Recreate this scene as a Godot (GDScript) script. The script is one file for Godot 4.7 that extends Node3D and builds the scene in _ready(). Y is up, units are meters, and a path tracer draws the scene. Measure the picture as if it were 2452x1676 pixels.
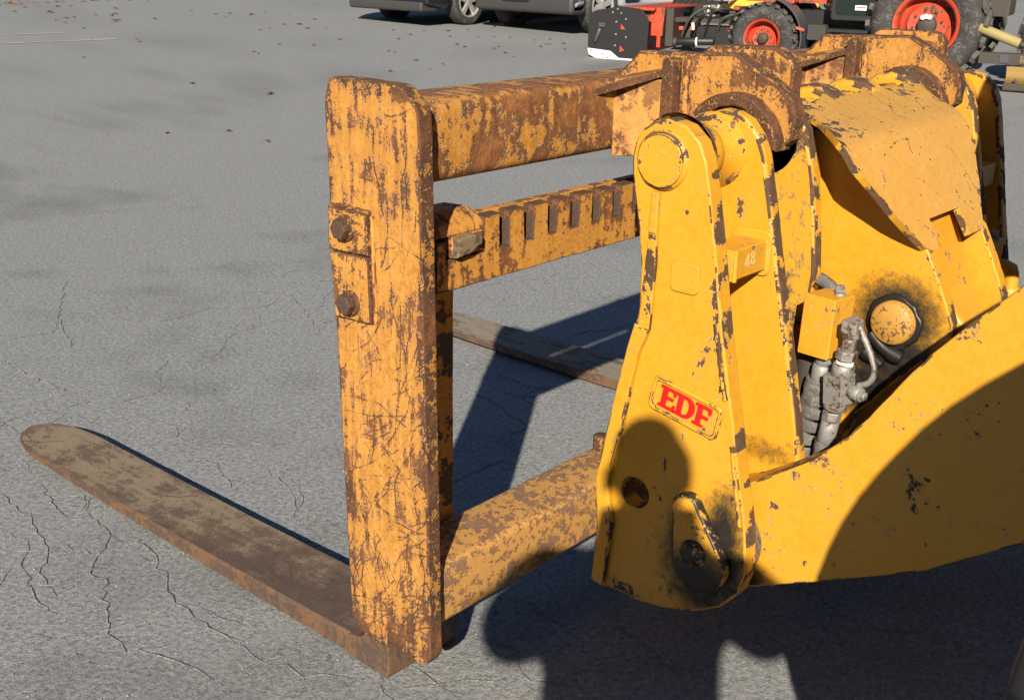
extends Node3D

const SUN := Vector3(0.739, -0.465, -0.488)   # the way the sunlight travels
var rng := RandomNumberGenerator.new()
var N_CLOUD: PackedByteArray
var N_MID: PackedByteArray
var N_FINE: PackedByteArray
var N_STREAK: PackedByteArray
var M := {}
var taken := {}

# ------------------------------------------------------------------ mesh collector
class MB:
	var s := {}
	func slot(m):
		if not s.has(m):
			s[m] = [PackedVector3Array(), PackedVector3Array(), PackedVector2Array(), PackedColorArray()]
		return s[m]
	func tri(m, a: Vector3, b: Vector3, c: Vector3, na: Vector3, nb: Vector3, nc: Vector3, ua := Vector2.ZERO, ub := Vector2.ZERO, uc := Vector2.ZERO, col := Color.WHITE):
		var g := (b - a).cross(c - a)
		if g.length_squared() < 1e-16:
			return
		var d = slot(m)
		if g.dot(na + nb + nc) > 0.0:
			d[0].append_array(PackedVector3Array([a, c, b])); d[1].append_array(PackedVector3Array([na, nc, nb])); d[2].append_array(PackedVector2Array([ua, uc, ub]))
		else:
			d[0].append_array(PackedVector3Array([a, b, c])); d[1].append_array(PackedVector3Array([na, nb, nc])); d[2].append_array(PackedVector2Array([ua, ub, uc]))
		d[3].append_array(PackedColorArray([col, col, col]))
	func flat(m, a: Vector3, b: Vector3, c: Vector3, out: Vector3, col := Color.WHITE):
		var n := (b - a).cross(c - a).normalized()
		if n.dot(out) < 0.0:
			n = -n
		tri(m, a, b, c, n, n, n, Vector2.ZERO, Vector2.ZERO, Vector2.ZERO, col)
	func quad(m, a: Vector3, b: Vector3, c: Vector3, d: Vector3, na: Vector3, nb: Vector3, nc: Vector3, nd: Vector3):
		tri(m, a, b, c, na, nb, nc); tri(m, a, c, d, na, nc, nd)
	func mesh() -> ArrayMesh:
		var am := ArrayMesh.new()
		for m in s:
			var d = s[m]
			if d[0].is_empty():
				continue
			var arr := []
			arr.resize(Mesh.ARRAY_MAX)
			arr[Mesh.ARRAY_VERTEX] = d[0]; arr[Mesh.ARRAY_NORMAL] = d[1]; arr[Mesh.ARRAY_TEX_UV] = d[2]; arr[Mesh.ARRAY_COLOR] = d[3]
			var st := SurfaceTool.new()
			st.create_from_arrays(arr)
			st.index(); st.generate_tangents()
			st.commit(am)
			am.surface_set_material(am.get_surface_count() - 1, m)
		return am

# ------------------------------------------------------------------ naming and tagging
func numbered(n: String) -> String:
	if not taken.has(n):
		taken[n] = 0
		return n
	taken[n] += 1
	return "%s_%03d" % [n, taken[n]]

func thing(called: String, label: String, category: String, at := Vector3.ZERO, turn := 0.0, group := "") -> Node3D:
	var o := Node3D.new()
	o.name = numbered(called)
	add_child(o, true)
	o.position = at; o.rotation.y = turn
	tag(o, label, category, group)
	return o

func tag(o: Node3D, label: String, category := "", group := "", kind := ""):
	if label: o.set_meta("label", label)
	if category: o.set_meta("category", category)
	if group: o.set_meta("group", group)
	if kind: o.set_meta("kind", kind)

func part(parent: Node3D, called: String, mb: MB, world := true) -> MeshInstance3D:
	var o := MeshInstance3D.new()
	o.name = called
	o.mesh = mb.mesh()
	parent.add_child(o, true)
	if world:
		var p := parent; var off := Vector3.ZERO
		while p != self:
			off -= p.position; p = p.get_parent()
		o.position = off
	return o

func top(called: String, mb: MB, label: String, category: String, group := "", kind := "") -> MeshInstance3D:
	var o := MeshInstance3D.new()
	o.name = numbered(called)
	o.mesh = mb.mesh()
	add_child(o, true)
	tag(o, label, category, group, kind)
	return o

# ------------------------------------------------------------------ outlines
func circ(c: Vector2, r: float, n := 32) -> PackedVector2Array:
	var p := PackedVector2Array()
	for i in n:
		p.append(c + Vector2.from_angle(TAU * i / n) * r)
	return p

func rrect(a: Vector2, b: Vector2, r: float, n := 4) -> PackedVector2Array:
	var p := PackedVector2Array()
	var cs := [Vector2(b.x - r, b.y - r), Vector2(a.x + r, b.y - r), Vector2(a.x + r, a.y + r), Vector2(b.x - r, a.y + r)]
	for k in 4:
		for i in n + 1:
			p.append(cs[k] + Vector2.from_angle(PI / 2 * (k + float(i) / n)) * r)
	return p

func rounded(pts: Array, r: float) -> PackedVector2Array:      # corners cut back by r and rounded with two points
	var p := PackedVector2Array()
	var n := pts.size()
	for i in n:
		var a: Vector2 = pts[(i + n - 1) % n]; var b: Vector2 = pts[i]; var c: Vector2 = pts[(i + 1) % n]
		var d1 := minf(r, a.distance_to(b) * 0.45); var d2 := minf(r, c.distance_to(b) * 0.45)
		var p1 := b + (a - b).normalized() * d1; var p2 := b + (c - b).normalized() * d2
		for k in 5:
			var t := k / 4.0
			p.append(p1.lerp(b, t).lerp(b.lerp(p2, t), t))
	return p

func rough(pts: PackedVector2Array, seg: float, amp: float) -> PackedVector2Array:     # torch-cut edge: short steps, a little uneven
	var p := PackedVector2Array()
	var n := pts.size()
	for i in n:
		var a := pts[i]; var b := pts[(i + 1) % n]
		var k := maxi(1, int(a.distance_to(b) / seg))
		for j in k:
			p.append(a.lerp(b, float(j) / k) + Vector2(rng.randf_range(-amp, amp), rng.randf_range(-amp, amp)))
	return p

func ccw(p: PackedVector2Array) -> PackedVector2Array:
	var a := 0.0
	for i in p.size():
		a += p[i].cross(p[(i + 1) % p.size()])
	if a < 0.0:
		p.reverse()
	return p

# a plate: outline p in the frame fr (x, y in the face, z out of it), from t0 to t1, edges rounded by bev
func ext(mb: MB, p: PackedVector2Array, fr: Transform3D, t0: float, t1: float, bev: float, mf, me, rect := Rect2(0, 0, 1, 1), hole := PackedVector2Array(), smooth := 0.8):
	p = ccw(p.duplicate())
	_walls(mb, p, fr, t0, t1, bev, me, 1.0, smooth)
	var face := _inset(p, bev)
	if hole.size() > 0:
		hole = ccw(hole.duplicate())
		_walls(mb, hole, fr, t0, t1, minf(bev, 0.003), me, -1.0, smooth)
		var bi := 0; var bj := 0; var bd := 1e9
		for i in face.size():
			for j in hole.size():
				var d := face[i].distance_squared_to(hole[j])
				if d < bd:
					bd = d; bi = i; bj = j
		var q := PackedVector2Array()
		for i in face.size() + 1:
			q.append(face[(bi + i) % face.size()])
		var hh := _inset(hole, -minf(bev, 0.003))
		for j in hole.size() + 1:
			q.append(hh[(bj - j + 2 * hh.size()) % hh.size()] + (Vector2(1e-6, 1e-6) if j == hole.size() else Vector2.ZERO))
		face = q
	var idx := Geometry2D.triangulate_polygon(face)
	for k in range(0, idx.size(), 3):
		for side in 2:
			var t := t1 if side == 0 else t0
			var n := fr.basis.z * (1.0 if side == 0 else -1.0)
			var v := []; var u := []
			for j in 3:
				var c := face[idx[k + j]]
				v.append(fr * Vector3(c.x, c.y, t))
				u.append(Vector2((c.x - rect.position.x) / rect.size.x, 1.0 - (c.y - rect.position.y) / rect.size.y))
			mb.tri(mf, v[0], v[1], v[2], n, n, n, u[0], u[1], u[2])

func _inset(p: PackedVector2Array, b: float) -> PackedVector2Array:
	var q := PackedVector2Array()
	var n := p.size()
	for i in n:
		var e1 := (p[i] - p[(i + n - 1) % n]).normalized(); var e2 := (p[(i + 1) % n] - p[i]).normalized()
		var n1 := Vector2(e1.y, -e1.x); var n2 := Vector2(e2.y, -e2.x)
		q.append(p[i] - (n1 + n2) / maxf(0.5, 1.0 + n1.dot(n2)) * b)
	return q

func _walls(mb: MB, p: PackedVector2Array, fr: Transform3D, t0: float, t1: float, bev: float, me, sgn: float, smooth: float):
	var n := p.size()
	var en := []
	for i in n:
		var e := (p[(i + 1) % n] - p[i]).normalized()
		en.append(Vector2(e.y, -e.x))
	var rings := []           # [inset, t, normal lift]
	if bev > 0.0:
		for k in 3:
			var a := PI / 4 * k
			rings.append([bev * (1 - sin(a)), t1 - bev * (1 - cos(a)), cos(a)])
		for k in 3:
			var a := PI / 4 * (2 - k)
			rings.append([bev * (1 - sin(a)), t0 + bev * (1 - cos(a)), -cos(a)])
	else:
		rings = [[0.0, t1, 0.0], [0.0, t0, 0.0]]
	var pos := []
	for r in rings:
		pos.append(_inset(p, r[0] * sgn))
	for i in n:
		var j := (i + 1) % n
		var na: Vector2 = en[i]; var nb: Vector2 = en[i]
		var pa: Vector2 = en[(i + n - 1) % n]; var pb: Vector2 = en[j]
		if na.dot(pa) > smooth: na = (na + pa).normalized()
		if nb.dot(pb) > smooth: nb = (nb + pb).normalized()
		for k in rings.size() - 1:
			var la: float = rings[k][2]; var lb: float = rings[k + 1][2]
			var ca := sqrt(1 - la * la); var cb := sqrt(1 - lb * lb)
			var A := fr * Vector3(pos[k][i].x, pos[k][i].y, rings[k][1]); var B := fr * Vector3(pos[k][j].x, pos[k][j].y, rings[k][1])
			var C := fr * Vector3(pos[k + 1][j].x, pos[k + 1][j].y, rings[k + 1][1]); var D := fr * Vector3(pos[k + 1][i].x, pos[k + 1][i].y, rings[k + 1][1])
			mb.quad(me, A, B, C, D,
				fr.basis * Vector3(na.x * ca * sgn, na.y * ca * sgn, la), fr.basis * Vector3(nb.x * ca * sgn, nb.y * ca * sgn, la),
				fr.basis * Vector3(nb.x * cb * sgn, nb.y * cb * sgn, lb), fr.basis * Vector3(na.x * cb * sgn, na.y * cb * sgn, lb))

func yz(x: float) -> Transform3D:         # plates that face the camera side: u = z, v = y, out = -x
	return Transform3D(Basis(Vector3(0, 0, 1), Vector3(0, 1, 0), Vector3(-1, 0, 0)), Vector3(x, 0, 0))

func xy(z: float) -> Transform3D:
	return Transform3D(Basis(), Vector3(0, 0, z))

func along(a: Vector3, d: Vector3) -> Transform3D:     # z axis along d
	var z := d.normalized()
	var x := Vector3.UP.cross(z)
	if x.length() < 0.01: x = Vector3.RIGHT
	x = x.normalized()
	return Transform3D(Basis(x, z.cross(x), z), a)

func box(mb: MB, c: Vector3, size: Vector3, bev: float, m, basis := Basis(), me = null):
	var fr := Transform3D(basis, c)
	var h := size / 2
	ext(mb, PackedVector2Array([Vector2(-h.x, -h.y), Vector2(h.x, -h.y), Vector2(h.x, h.y), Vector2(-h.x, h.y)]), fr, -h.z, h.z, bev, m, me if me != null else m)

func lathe(mb: MB, prof: Array, fr: Transform3D, sides: int, m, sharp := 0.6, from := 0.0, to := TAU):    # prof: (radius, height along z)
	var k := prof.size()
	var seg := []
	for i in k - 1:
		var d: Vector2 = (prof[i + 1] - prof[i]).normalized()
		seg.append(Vector2(d.y, -d.x))
	for i in k - 1:
		var n0: Vector2 = seg[i]; var n1: Vector2 = seg[i]
		if i > 0 and n0.dot(seg[i - 1]) > sharp: n0 = (n0 + seg[i - 1]).normalized()
		if i < k - 2 and n1.dot(seg[i + 1]) > sharp: n1 = (n1 + seg[i + 1]).normalized()
		for j in sides:
			var a0 := lerpf(from, to, float(j) / sides); var a1 := lerpf(from, to, float(j + 1) / sides)
			var c0 := Vector3(cos(a0), sin(a0), 0); var c1 := Vector3(cos(a1), sin(a1), 0)
			var p: Vector2 = prof[i]; var q: Vector2 = prof[i + 1]
			mb.quad(m, fr * (c0 * p.x + Vector3(0, 0, p.y)), fr * (c1 * p.x + Vector3(0, 0, p.y)), fr * (c1 * q.x + Vector3(0, 0, q.y)), fr * (c0 * q.x + Vector3(0, 0, q.y)),
				fr.basis * (c0 * n0.x + Vector3(0, 0, n0.y)), fr.basis * (c1 * n0.x + Vector3(0, 0, n0.y)), fr.basis * (c1 * n1.x + Vector3(0, 0, n1.y)), fr.basis * (c0 * n1.x + Vector3(0, 0, n1.y)))

func cyl(mb: MB, a: Vector3, b: Vector3, r: float, m, sides := 28, bev := 0.003):
	var L := a.distance_to(b)
	lathe(mb, [Vector2(0, 0), Vector2(r - bev, 0), Vector2(r, bev), Vector2(r, L - bev), Vector2(r - bev, L), Vector2(0, L)], along(a, b - a), sides, m)

func tube(mb: MB, pts: Array, r: float, m, sides := 10, rings := 0.0):
	var c := Curve3D.new()
	for i in pts.size():
		var tan := Vector3.ZERO
		if i > 0 and i < pts.size() - 1: tan = (pts[i + 1] - pts[i - 1]) / 6.0
		c.add_point(pts[i], -tan, tan)
	c.bake_interval = 0.01
	var L := c.get_baked_length()
	var n := clampi(int(L / maxf(r * 0.7, 0.004)), 4, 160)
	var px := []; var fx := []
	var side := Vector3.ZERO
	for i in n + 1:
		var p := c.sample_baked(L * i / n, true)
		var q := c.sample_baked(minf(L, L * i / n + 0.004), true); var q0 := c.sample_baked(maxf(0, L * i / n - 0.004), true)
		var d := (q - q0).normalized()
		if side == Vector3.ZERO: side = d.cross(Vector3(0.3, 0.9, 0.2)).normalized()
		side = (side - d * side.dot(d)).normalized()
		px.append(p); fx.append([side, d.cross(side)])
	for i in n:
		var ra := r; var rb := r
		if rings > 0.0:
			ra = r * (1.0 + rings * (1.0 if int(i / 2) % 3 == 0 else -0.3)); rb = r * (1.0 + rings * (1.0 if int((i + 1) / 2) % 3 == 0 else -0.3))
		for j in sides:
			var a0 := TAU * j / sides; var a1 := TAU * (j + 1) / sides
			var na: Vector3 = fx[i][0] * cos(a0) + fx[i][1] * sin(a0); var nb: Vector3 = fx[i][0] * cos(a1) + fx[i][1] * sin(a1)
			var nc: Vector3 = fx[i + 1][0] * cos(a1) + fx[i + 1][1] * sin(a1); var nd: Vector3 = fx[i + 1][0] * cos(a0) + fx[i + 1][1] * sin(a0)
			mb.quad(m, px[i] + na * ra, px[i] + nb * ra, px[i + 1] + nc * rb, px[i + 1] + nd * rb, na, nb, nc, nd)
	for e in [0, n]:
		var d: Vector3 = (fx[e][0] as Vector3).cross(fx[e][1]) * (-1.0 if e == 0 else 1.0)
		for j in sides:
			var a0 := TAU * j / sides; var a1 := TAU * (j + 1) / sides
			mb.flat(m, px[e], px[e] + (fx[e][0] * cos(a0) + fx[e][1] * sin(a0)) * r, px[e] + (fx[e][0] * cos(a1) + fx[e][1] * sin(a1)) * r, d)

func hexbolt(mb: MB, at: Vector3, d: Vector3, r: float, h: float, m, washer := 1.5, mw = null):
	var fr := along(at, d)
	lathe(mb, [Vector2(r * washer, 0), Vector2(r * washer, 0.25 * h), Vector2(r * washer * 0.94, 0.3 * h), Vector2(0, 0.3 * h)], fr, 24, mw if mw else m)
	ext(mb, circ(Vector2.ZERO, r, 6), fr, 0.3 * h, h, h * 0.12, m, m)
const CRACKS := [
	[0.0060, 1.501, -3.521, 1.501, -3.442, 1.501, -3.365],
	[0.0035, 1.364, -2.992, 1.346, -2.923, 1.332, -2.833, 1.309, -2.743, 1.353, -2.696, 1.357, -2.644, 1.333, -2.569, 1.292, -2.516, 1.243, -2.483, 1.206, -2.426, 1.213, -2.379, 1.168, -2.298, 1.111, -2.191, 1.091, -2.133, 1.088, -2.071, 1.123, -2.028, 1.142, -1.929, 1.161, -1.857, 1.153, -1.797],
	[0.0040, 1.333, -2.569, 1.348, -2.523, 1.374, -2.473, 1.359, -2.387, 1.334, -2.330, 1.325, -2.273, 1.298, -2.248, 1.278, -2.168, 1.270, -2.092, 1.265, -1.986, 1.280, -1.919, 1.290, -1.876],
	[0.0020, 1.353, -2.696, 1.413, -2.834, 1.370, -2.871, 1.329, -2.923, 1.285, -2.969],
	[0.0020, 1.097, -2.583, 1.091, -2.522, 1.049, -2.425, 1.049, -2.365, 1.069, -2.295],
	[0.0025, 1.704, -2.861, 1.772, -2.811, 1.804, -2.747, 1.772, -2.674, 1.724, -2.577, 1.732, -2.497],
	[0.0020, 1.862, -2.599, 1.861, -2.506, 1.818, -2.407, 1.774, -2.317, 1.799, -2.145],
	[0.0020, 1.700, -3.408, 1.701, -3.336, 1.774, -3.284, 1.857, -3.245, 1.839, -3.170, 1.868, -3.082, 1.825, -2.994, 1.895, -2.867, 1.957, -2.803, 2.051, -2.672, 2.067, -2.562],
	[0.0060, 1.488, -1.577, 1.478, -1.554, 1.481, -1.513, 1.469, -1.479, 1.474, -1.442, 1.481, -1.412, 1.488, -1.377],
	[0.0030, 1.630, -1.566, 1.652, -1.548, 1.673, -1.495, 1.685, -1.440, 1.672, -1.413, 1.620, -1.373, 1.611, -1.345, 1.666, -1.276, 1.648, -1.222],
	[0.0030, 1.822, -1.624, 1.833, -1.576, 1.860, -1.559, 1.844, -1.495, 1.832, -1.398, 1.826, -1.351],
	[0.0025, 1.666, -1.276, 1.702, -1.284, 1.749, -1.262, 1.798, -1.210],
	[0.0020, 2.033, -1.424, 1.924, -1.336, 1.907, -1.281, 1.893, -1.210, 1.854, -1.157, 1.909, -1.084],
	[0.0020, 2.025, -1.125, 1.989, -1.065, 1.972, -1.017],
	[0.0020, 1.276, -1.935, 1.269, -1.813, 1.290, -1.759, 1.296, -1.701, 1.350, -1.664, 1.361, -1.572],
	[0.0020, 2.730, -2.689, 2.766, -2.529, 2.684, -2.273, 2.673, -2.076],
	[0.0020, 3.618, -2.625, 3.344, -2.526, 3.028, -2.381, 2.887, -2.228],
	[0.0025, 3.041, -4.285, 3.055, -3.978, 2.909, -3.675, 2.800, -3.458],
	[0.0025, 1.779, -4.095, 1.768, -3.871, 1.780, -3.670, 1.811, -3.517],
	[0.0020, 1.259, -3.019, 1.246, -2.838, 1.202, -2.635, 1.122, -2.526, 1.081, -2.362],
	[0.0020, 2.462, -4.866, 2.178, -4.415, 2.009, -3.965],
]
const LEAVES := [
	[8.78, -18.00, 1.0, 0], [9.23, -18.58, 1.0, 0], [9.54, -18.73, 0.8, 0], [9.13, -17.57, 1.4, 0], [9.71, -18.42, 1.1, 0], [8.86, -16.60, 1.2, 0], [9.95, -18.44, 1.0, 0], [9.01, -16.65, 0.9, 0], [9.46, -16.81, 0.9, 0], [9.58, -16.55, 1.3, 0],
	[10.28, -17.63, 1.1, 0], [9.76, -16.76, 1.2, 0], [9.16, -15.75, 1.6, 0], [11.30, -18.92, 1.0, 0], [9.81, -15.73, 0.8, 0], [11.61, -14.21, 1.1, 0], [14.39, -16.19, 1.0, 0], [8.57, -16.36, 0.7, 0], [8.50, -15.96, 0.6, 0], [8.33, -15.15, 0.8, 2],
	[8.17, -13.56, 0.8, 2], [8.03, -13.27, 0.8, 2], [11.51, -18.64, 1.0, 2], [11.00, -16.55, 0.8, 2], [10.94, -15.81, 1.1, 2], [11.18, -15.77, 1.0, 2], [11.33, -15.42, 1.3, 2], [11.79, -15.68, 0.8, 2], [10.81, -15.36, 0.8, 2], [10.95, -14.80, 0.7, 2],
	[10.78, -13.90, 1.0, 2], [10.96, -13.77, 1.2, 2], [11.89, -15.18, 0.6, 2], [10.69, -13.25, 1.0, 2], [10.92, -13.12, 0.8, 2], [10.04, -13.48, 0.8, 2], [10.30, -13.61, 0.7, 2], [9.19, -11.96, 0.8, 2], [9.44, -11.60, 0.9, 2], [10.11, -11.88, 1.0, 2],
	[8.48, -11.53, 0.7, 2], [8.43, -11.37, 0.7, 2], [6.74, -12.33, 0.7, 2], [6.51, -9.87, 0.8, 2], [6.66, -8.84, 1.0, 2], [4.90, -7.82, 0.8, 2], [5.29, -7.57, 0.8, 2], [5.25, -7.03, 0.9, 2], [11.51, -12.36, 0.8, 2], [11.25, -11.74, 1.0, 2],
	[11.78, -12.02, 0.6, 2], [12.02, -11.77, 1.1, 2], [12.35, -11.70, 0.8, 2], [11.52, -11.25, 0.9, 2], [10.76, -11.46, 0.9, 2], [10.92, -10.54, 0.9, 2], [10.78, -10.27, 1.0, 2], [11.97, -10.85, 0.7, 2], [11.76, -10.95, 0.6, 2], [11.15, -10.02, 0.9, 2],
	[10.95, -9.92, 0.8, 2], [12.07, -10.64, 0.8, 2], [12.33, -10.15, 0.8, 2], [11.57, -9.68, 1.0, 2], [11.85, -9.82, 0.7, 2], [11.89, -9.79, 0.8, 2], [12.05, -9.69, 1.0, 2], [12.09, -10.22, 0.7, 2], [10.71, -9.52, 0.8, 2], [9.40, -9.72, 0.9, 2],
	[9.77, -10.58, 0.8, 2], [9.76, -10.46, 0.6, 2], [8.55, -9.24, 0.8, 2], [10.53, -9.23, 0.6, 2], [11.59, -9.30, 0.7, 2], [9.02, -9.11, 0.6, 2], [9.40, -9.29, 0.8, 2], [13.31, -11.79, 0.9, 0], [13.19, -11.59, 0.8, 0], [12.98, -11.76, 0.8, 0],
	[14.36, -16.17, 1.0, 0],
]

# ------------------------------------------------------------------ surfaces
func noise_bytes(kind: int, f: float, oct: int, sd: int, stretch := 1.0) -> PackedByteArray:
	var n := FastNoiseLite.new()
	n.noise_type = kind; n.frequency = f; n.seed = sd
	n.fractal_type = FastNoiseLite.FRACTAL_FBM if oct > 1 else FastNoiseLite.FRACTAL_NONE
	n.fractal_octaves = oct; n.fractal_gain = 0.55
	var img: Image
	if stretch != 1.0:
		img = n.get_seamless_image(1024, int(1024 / stretch))
		img.resize(1024, 1024, Image.INTERPOLATE_BILINEAR)
	else:
		img = n.get_seamless_image(1024, 1024)
	img.convert(Image.FORMAT_L8)
	return img.get_data()

func ramp(stops: Array) -> Array:         # [[0..1, Color (sRGB)], ...] -> three byte tables
	var g := Gradient.new()
	g.offsets = PackedFloat32Array(stops.map(func(s): return s[0]))
	g.colors = PackedColorArray(stops.map(func(s): return s[1]))
	var t := [PackedByteArray(), PackedByteArray(), PackedByteArray()]
	for i in 256:
		var c := g.sample(i / 255.0)
		t[0].append(int(c.r * 255)); t[1].append(int(c.g * 255)); t[2].append(int(c.b * 255))
	return t

func std(albedo: Color, rough: float, metal := 0.0) -> StandardMaterial3D:     # albedo in linear, real-world values
	var m := StandardMaterial3D.new()
	m.albedo_color = albedo.linear_to_srgb(); m.roughness = rough; m.metallic = metal
	return m

func tex(img: Image) -> ImageTexture:
	img.generate_mipmaps()
	return ImageTexture.create_from_image(img)

func triplanar(m: StandardMaterial3D, scale: float, off := Vector3.ZERO):
	m.uv1_triplanar = true; m.uv1_world_triplanar = true
	m.uv1_scale = Vector3.ONE * scale; m.uv1_offset = off
	m.uv1_triplanar_sharpness = 6.0

# worn paint on steel. o: rect (metres, v up), poly (outline for edge wear), base, a = [cloud, mid, fine, streak] weights,
# edge = [amount, width m], pale (width of the primer rim), stain, paint / primer / rust ramps, spots [u, v, ru, rv, amount],
# grease [u, v, ru, rv, amount], lines [[u, v], ...] scratches, scratches (random count)
func worn(w: int, h: int, o: Dictionary) -> StandardMaterial3D:
	var rect: Rect2 = o.get("rect", Rect2(0, 0, 1, 1))
	var poly: PackedVector2Array = o.get("poly", PackedVector2Array())
	var gw := maxi(8, w / 6); var gh := maxi(8, h / 6)
	var ea: float = o.get("edge", [0, 1])[0]; var ew: float = o.get("edge", [0, 1])[1]
	var spots: Array = o.get("spots", []); var greases: Array = o.get("grease", [])
	var add := PackedByteArray(); add.resize(gw * gh)
	var gre := PackedByteArray(); gre.resize(gw * gh)
	var np := poly.size()
	var gain: float = o.get("gain", 1.0)
	var en := FastNoiseLite.new(); en.seed = int(o.get("seed", 1)); en.frequency = 14.0; en.fractal_octaves = 3
	for y in gh:
		for x in gw:
			var q := Vector2(rect.position.x + rect.size.x * (x + 0.5) / gw, rect.position.y + rect.size.y * (1.0 - (y + 0.5) / gh))
			var v := 0.0
			if np > 0:
				var d := 1e9
				for i in np:
					d = minf(d, q.distance_squared_to(Geometry2D.get_closest_point_to_segment(q, poly[i], poly[(i + 1) % np])))
				v = ea * exp(-sqrt(d) / ew) * clampf(0.85 + 1.5 * en.get_noise_2d(q.x, q.y), 0.0, 1.5)
			for s in spots:
				var e := Vector2((q.x - s[0]) / s[2], (q.y - s[1]) / s[3]).length_squared()
				if e < 5.0: v += s[4] * gain * exp(-e * 1.4)
			add[y * gw + x] = clampi(int(64 + v), 0, 255)
			var gv := 0.0
			for s in greases:
				var e := Vector2((q.x - s[0]) / s[2], (q.y - s[1]) / s[3]).length_squared()
				if e < 6.0: gv = maxf(gv, s[4] * exp(-e * 0.9))
			gre[y * gw + x] = clampi(int(gv), 0, 255)
	var ia := Image.create_from_data(gw, gh, false, Image.FORMAT_L8, add); ia.resize(w, h, Image.INTERPOLATE_CUBIC)
	var ig := Image.create_from_data(gw, gh, false, Image.FORMAT_L8, gre); ig.resize(w, h, Image.INTERPOLATE_CUBIC)
	add = ia.get_data(); gre = ig.get_data()
	var scr := PackedByteArray(); scr.resize(w * h)
	var r := RandomNumberGenerator.new(); r.seed = o.get("seed", 1)
	var lines: Array = o.get("lines", []).duplicate()
	for k in int(o.get("scratches", 0)):
		var p := rect.position + Vector2(r.randf(), r.randf() * r.randf() if o.get("low", false) else r.randf()) * rect.size
		var a := r.randf_range(-0.6, 0.6) + (PI / 2 if r.randf() < 0.55 else 0.5)
		var l := []
		for j in int(r.randf_range(3, 20)):
			l.append([p.x, p.y]); p += Vector2.from_angle(a) * 0.011; a += r.randf_range(-0.32, 0.32)
		lines.append(l)
	var sa: float = o.get("scratch_depth", 1.0)
	for l in lines:
		var wd := r.randf_range(0.6, 1.7)
		for j in l.size() - 1:
			var a := Vector2((l[j][0] - rect.position.x) / rect.size.x * w, (1.0 - (l[j][1] - rect.position.y) / rect.size.y) * h)
			var b := Vector2((l[j + 1][0] - rect.position.x) / rect.size.x * w, (1.0 - (l[j + 1][1] - rect.position.y) / rect.size.y) * h)
			var n := int(a.distance_to(b)) + 1
			for k in n:
				var c := a.lerp(b, float(k) / n) + Vector2(r.randf_range(-0.7, 0.7), r.randf_range(-0.7, 0.7))
				var amt := int(r.randi_range(40, 130) * sa)
				for dy in range(-int(wd), int(wd) + 2):
					for dx in range(-int(wd), int(wd) + 2):
						var px := int(c.x) + dx; var py := int(c.y) + dy
						if px >= 0 and py >= 0 and px < w and py < h and Vector2(dx, dy).length() <= wd:
							scr[py * w + px] = maxi(scr[py * w + px], amt)
	var A: Array = o.get("a", [1.0, 1.0, 0.5, 0.3])
	var a1 := int(A[0] * 64); var a2 := int(A[1] * 64); var a3 := int(A[2] * 64); var a4 := int(A[3] * 64)
	var base := int(o.get("base", 60)) - 64
	var pale := int(o.get("pale", 8)); var stain := int(o.get("stain", 70))
	var P: Array = o.paint; var PR: Array = o.primer; var RU: Array = o.rust; var STN: Array = o.get("stained", o.paint)
	var PR0: PackedByteArray = PR[0]; var PR1: PackedByteArray = PR[1]; var PR2: PackedByteArray = PR[2]
	var P0: PackedByteArray = P[0]; var P1: PackedByteArray = P[1]; var P2: PackedByteArray = P[2]
	var S0: PackedByteArray = STN[0]; var S1: PackedByteArray = STN[1]; var S2: PackedByteArray = STN[2]
	var R0: PackedByteArray = RU[0]; var R1: PackedByteArray = RU[1]; var R2: PackedByteArray = RU[2]
	var rp := int(o.get("gloss", 110)); var rr := int(o.get("dull", 225))
	var ox := int(o.get("seed", 1)) * 173; var oy := int(o.get("seed", 1)) * 311
	var alb := PackedByteArray(); alb.resize(w * h * 3)
	var rgh := PackedByteArray(); rgh.resize(w * h)
	var hgt := PackedByteArray(); hgt.resize(w * h)
	var i := 0
	for y in h:
		var row := ((y + oy) & 1023) << 10
		for x in w:
			var k := row + ((x + ox) & 1023)
			var c := N_CLOUD[k]; var m := N_MID[k]; var g := N_FINE[k]; var s := N_STREAK[k]
			var v := base + ((a1 * (c - 128) + a2 * (m - 128) + a3 * (g - 128) + a4 * (s - 128)) >> 6) + add[i] + scr[i]
			var cr := 0; var cg := 0; var cb := 0
			if v > 128:
				var t := (g + m + c + c) >> 2
				cr = R0[t]; cg = R1[t]; cb = R2[t]
				rgh[i] = rr; hgt[i] = 90 + (g >> 2) + (m >> 3)
			elif v > 128 - pale:
				cr = PR0[g]; cg = PR1[g]; cb = PR2[g]
				rgh[i] = 180; hgt[i] = 150
			else:
				var t := (g + c + m) / 3
				cr = P0[t]; cg = P1[t]; cb = P2[t]
				if v > stain:
					var f := (v - stain) * 255 / maxi(1, 128 - stain)
					cr += (S0[g] - cr) * f / 255; cg += (S1[g] - cg) * f / 255; cb += (S2[g] - cb) * f / 255
				rgh[i] = rp + (m >> 2) - 20; hgt[i] = 186 + (g >> 5) + (m >> 4)
			var gz := gre[i]
			if gz > 10:
				var f := clampi((gz + (g - 128) / 5 + (m - 128) / 4 - 50) * 7 / 4, 0, 250)
				var dk := 16 + (g >> 5)
				cr += (dk + 4 - cr) * f / 255; cg += (dk - cg) * f / 255; cb += (dk - cb) * f / 255
				rgh[i] += (70 + (m >> 1) - rgh[i]) * f / 255
			alb[i * 3] = cr; alb[i * 3 + 1] = cg; alb[i * 3 + 2] = cb
			i += 1
	var mat := StandardMaterial3D.new()
	mat.albedo_texture = tex(Image.create_from_data(w, h, false, Image.FORMAT_RGB8, alb))
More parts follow.
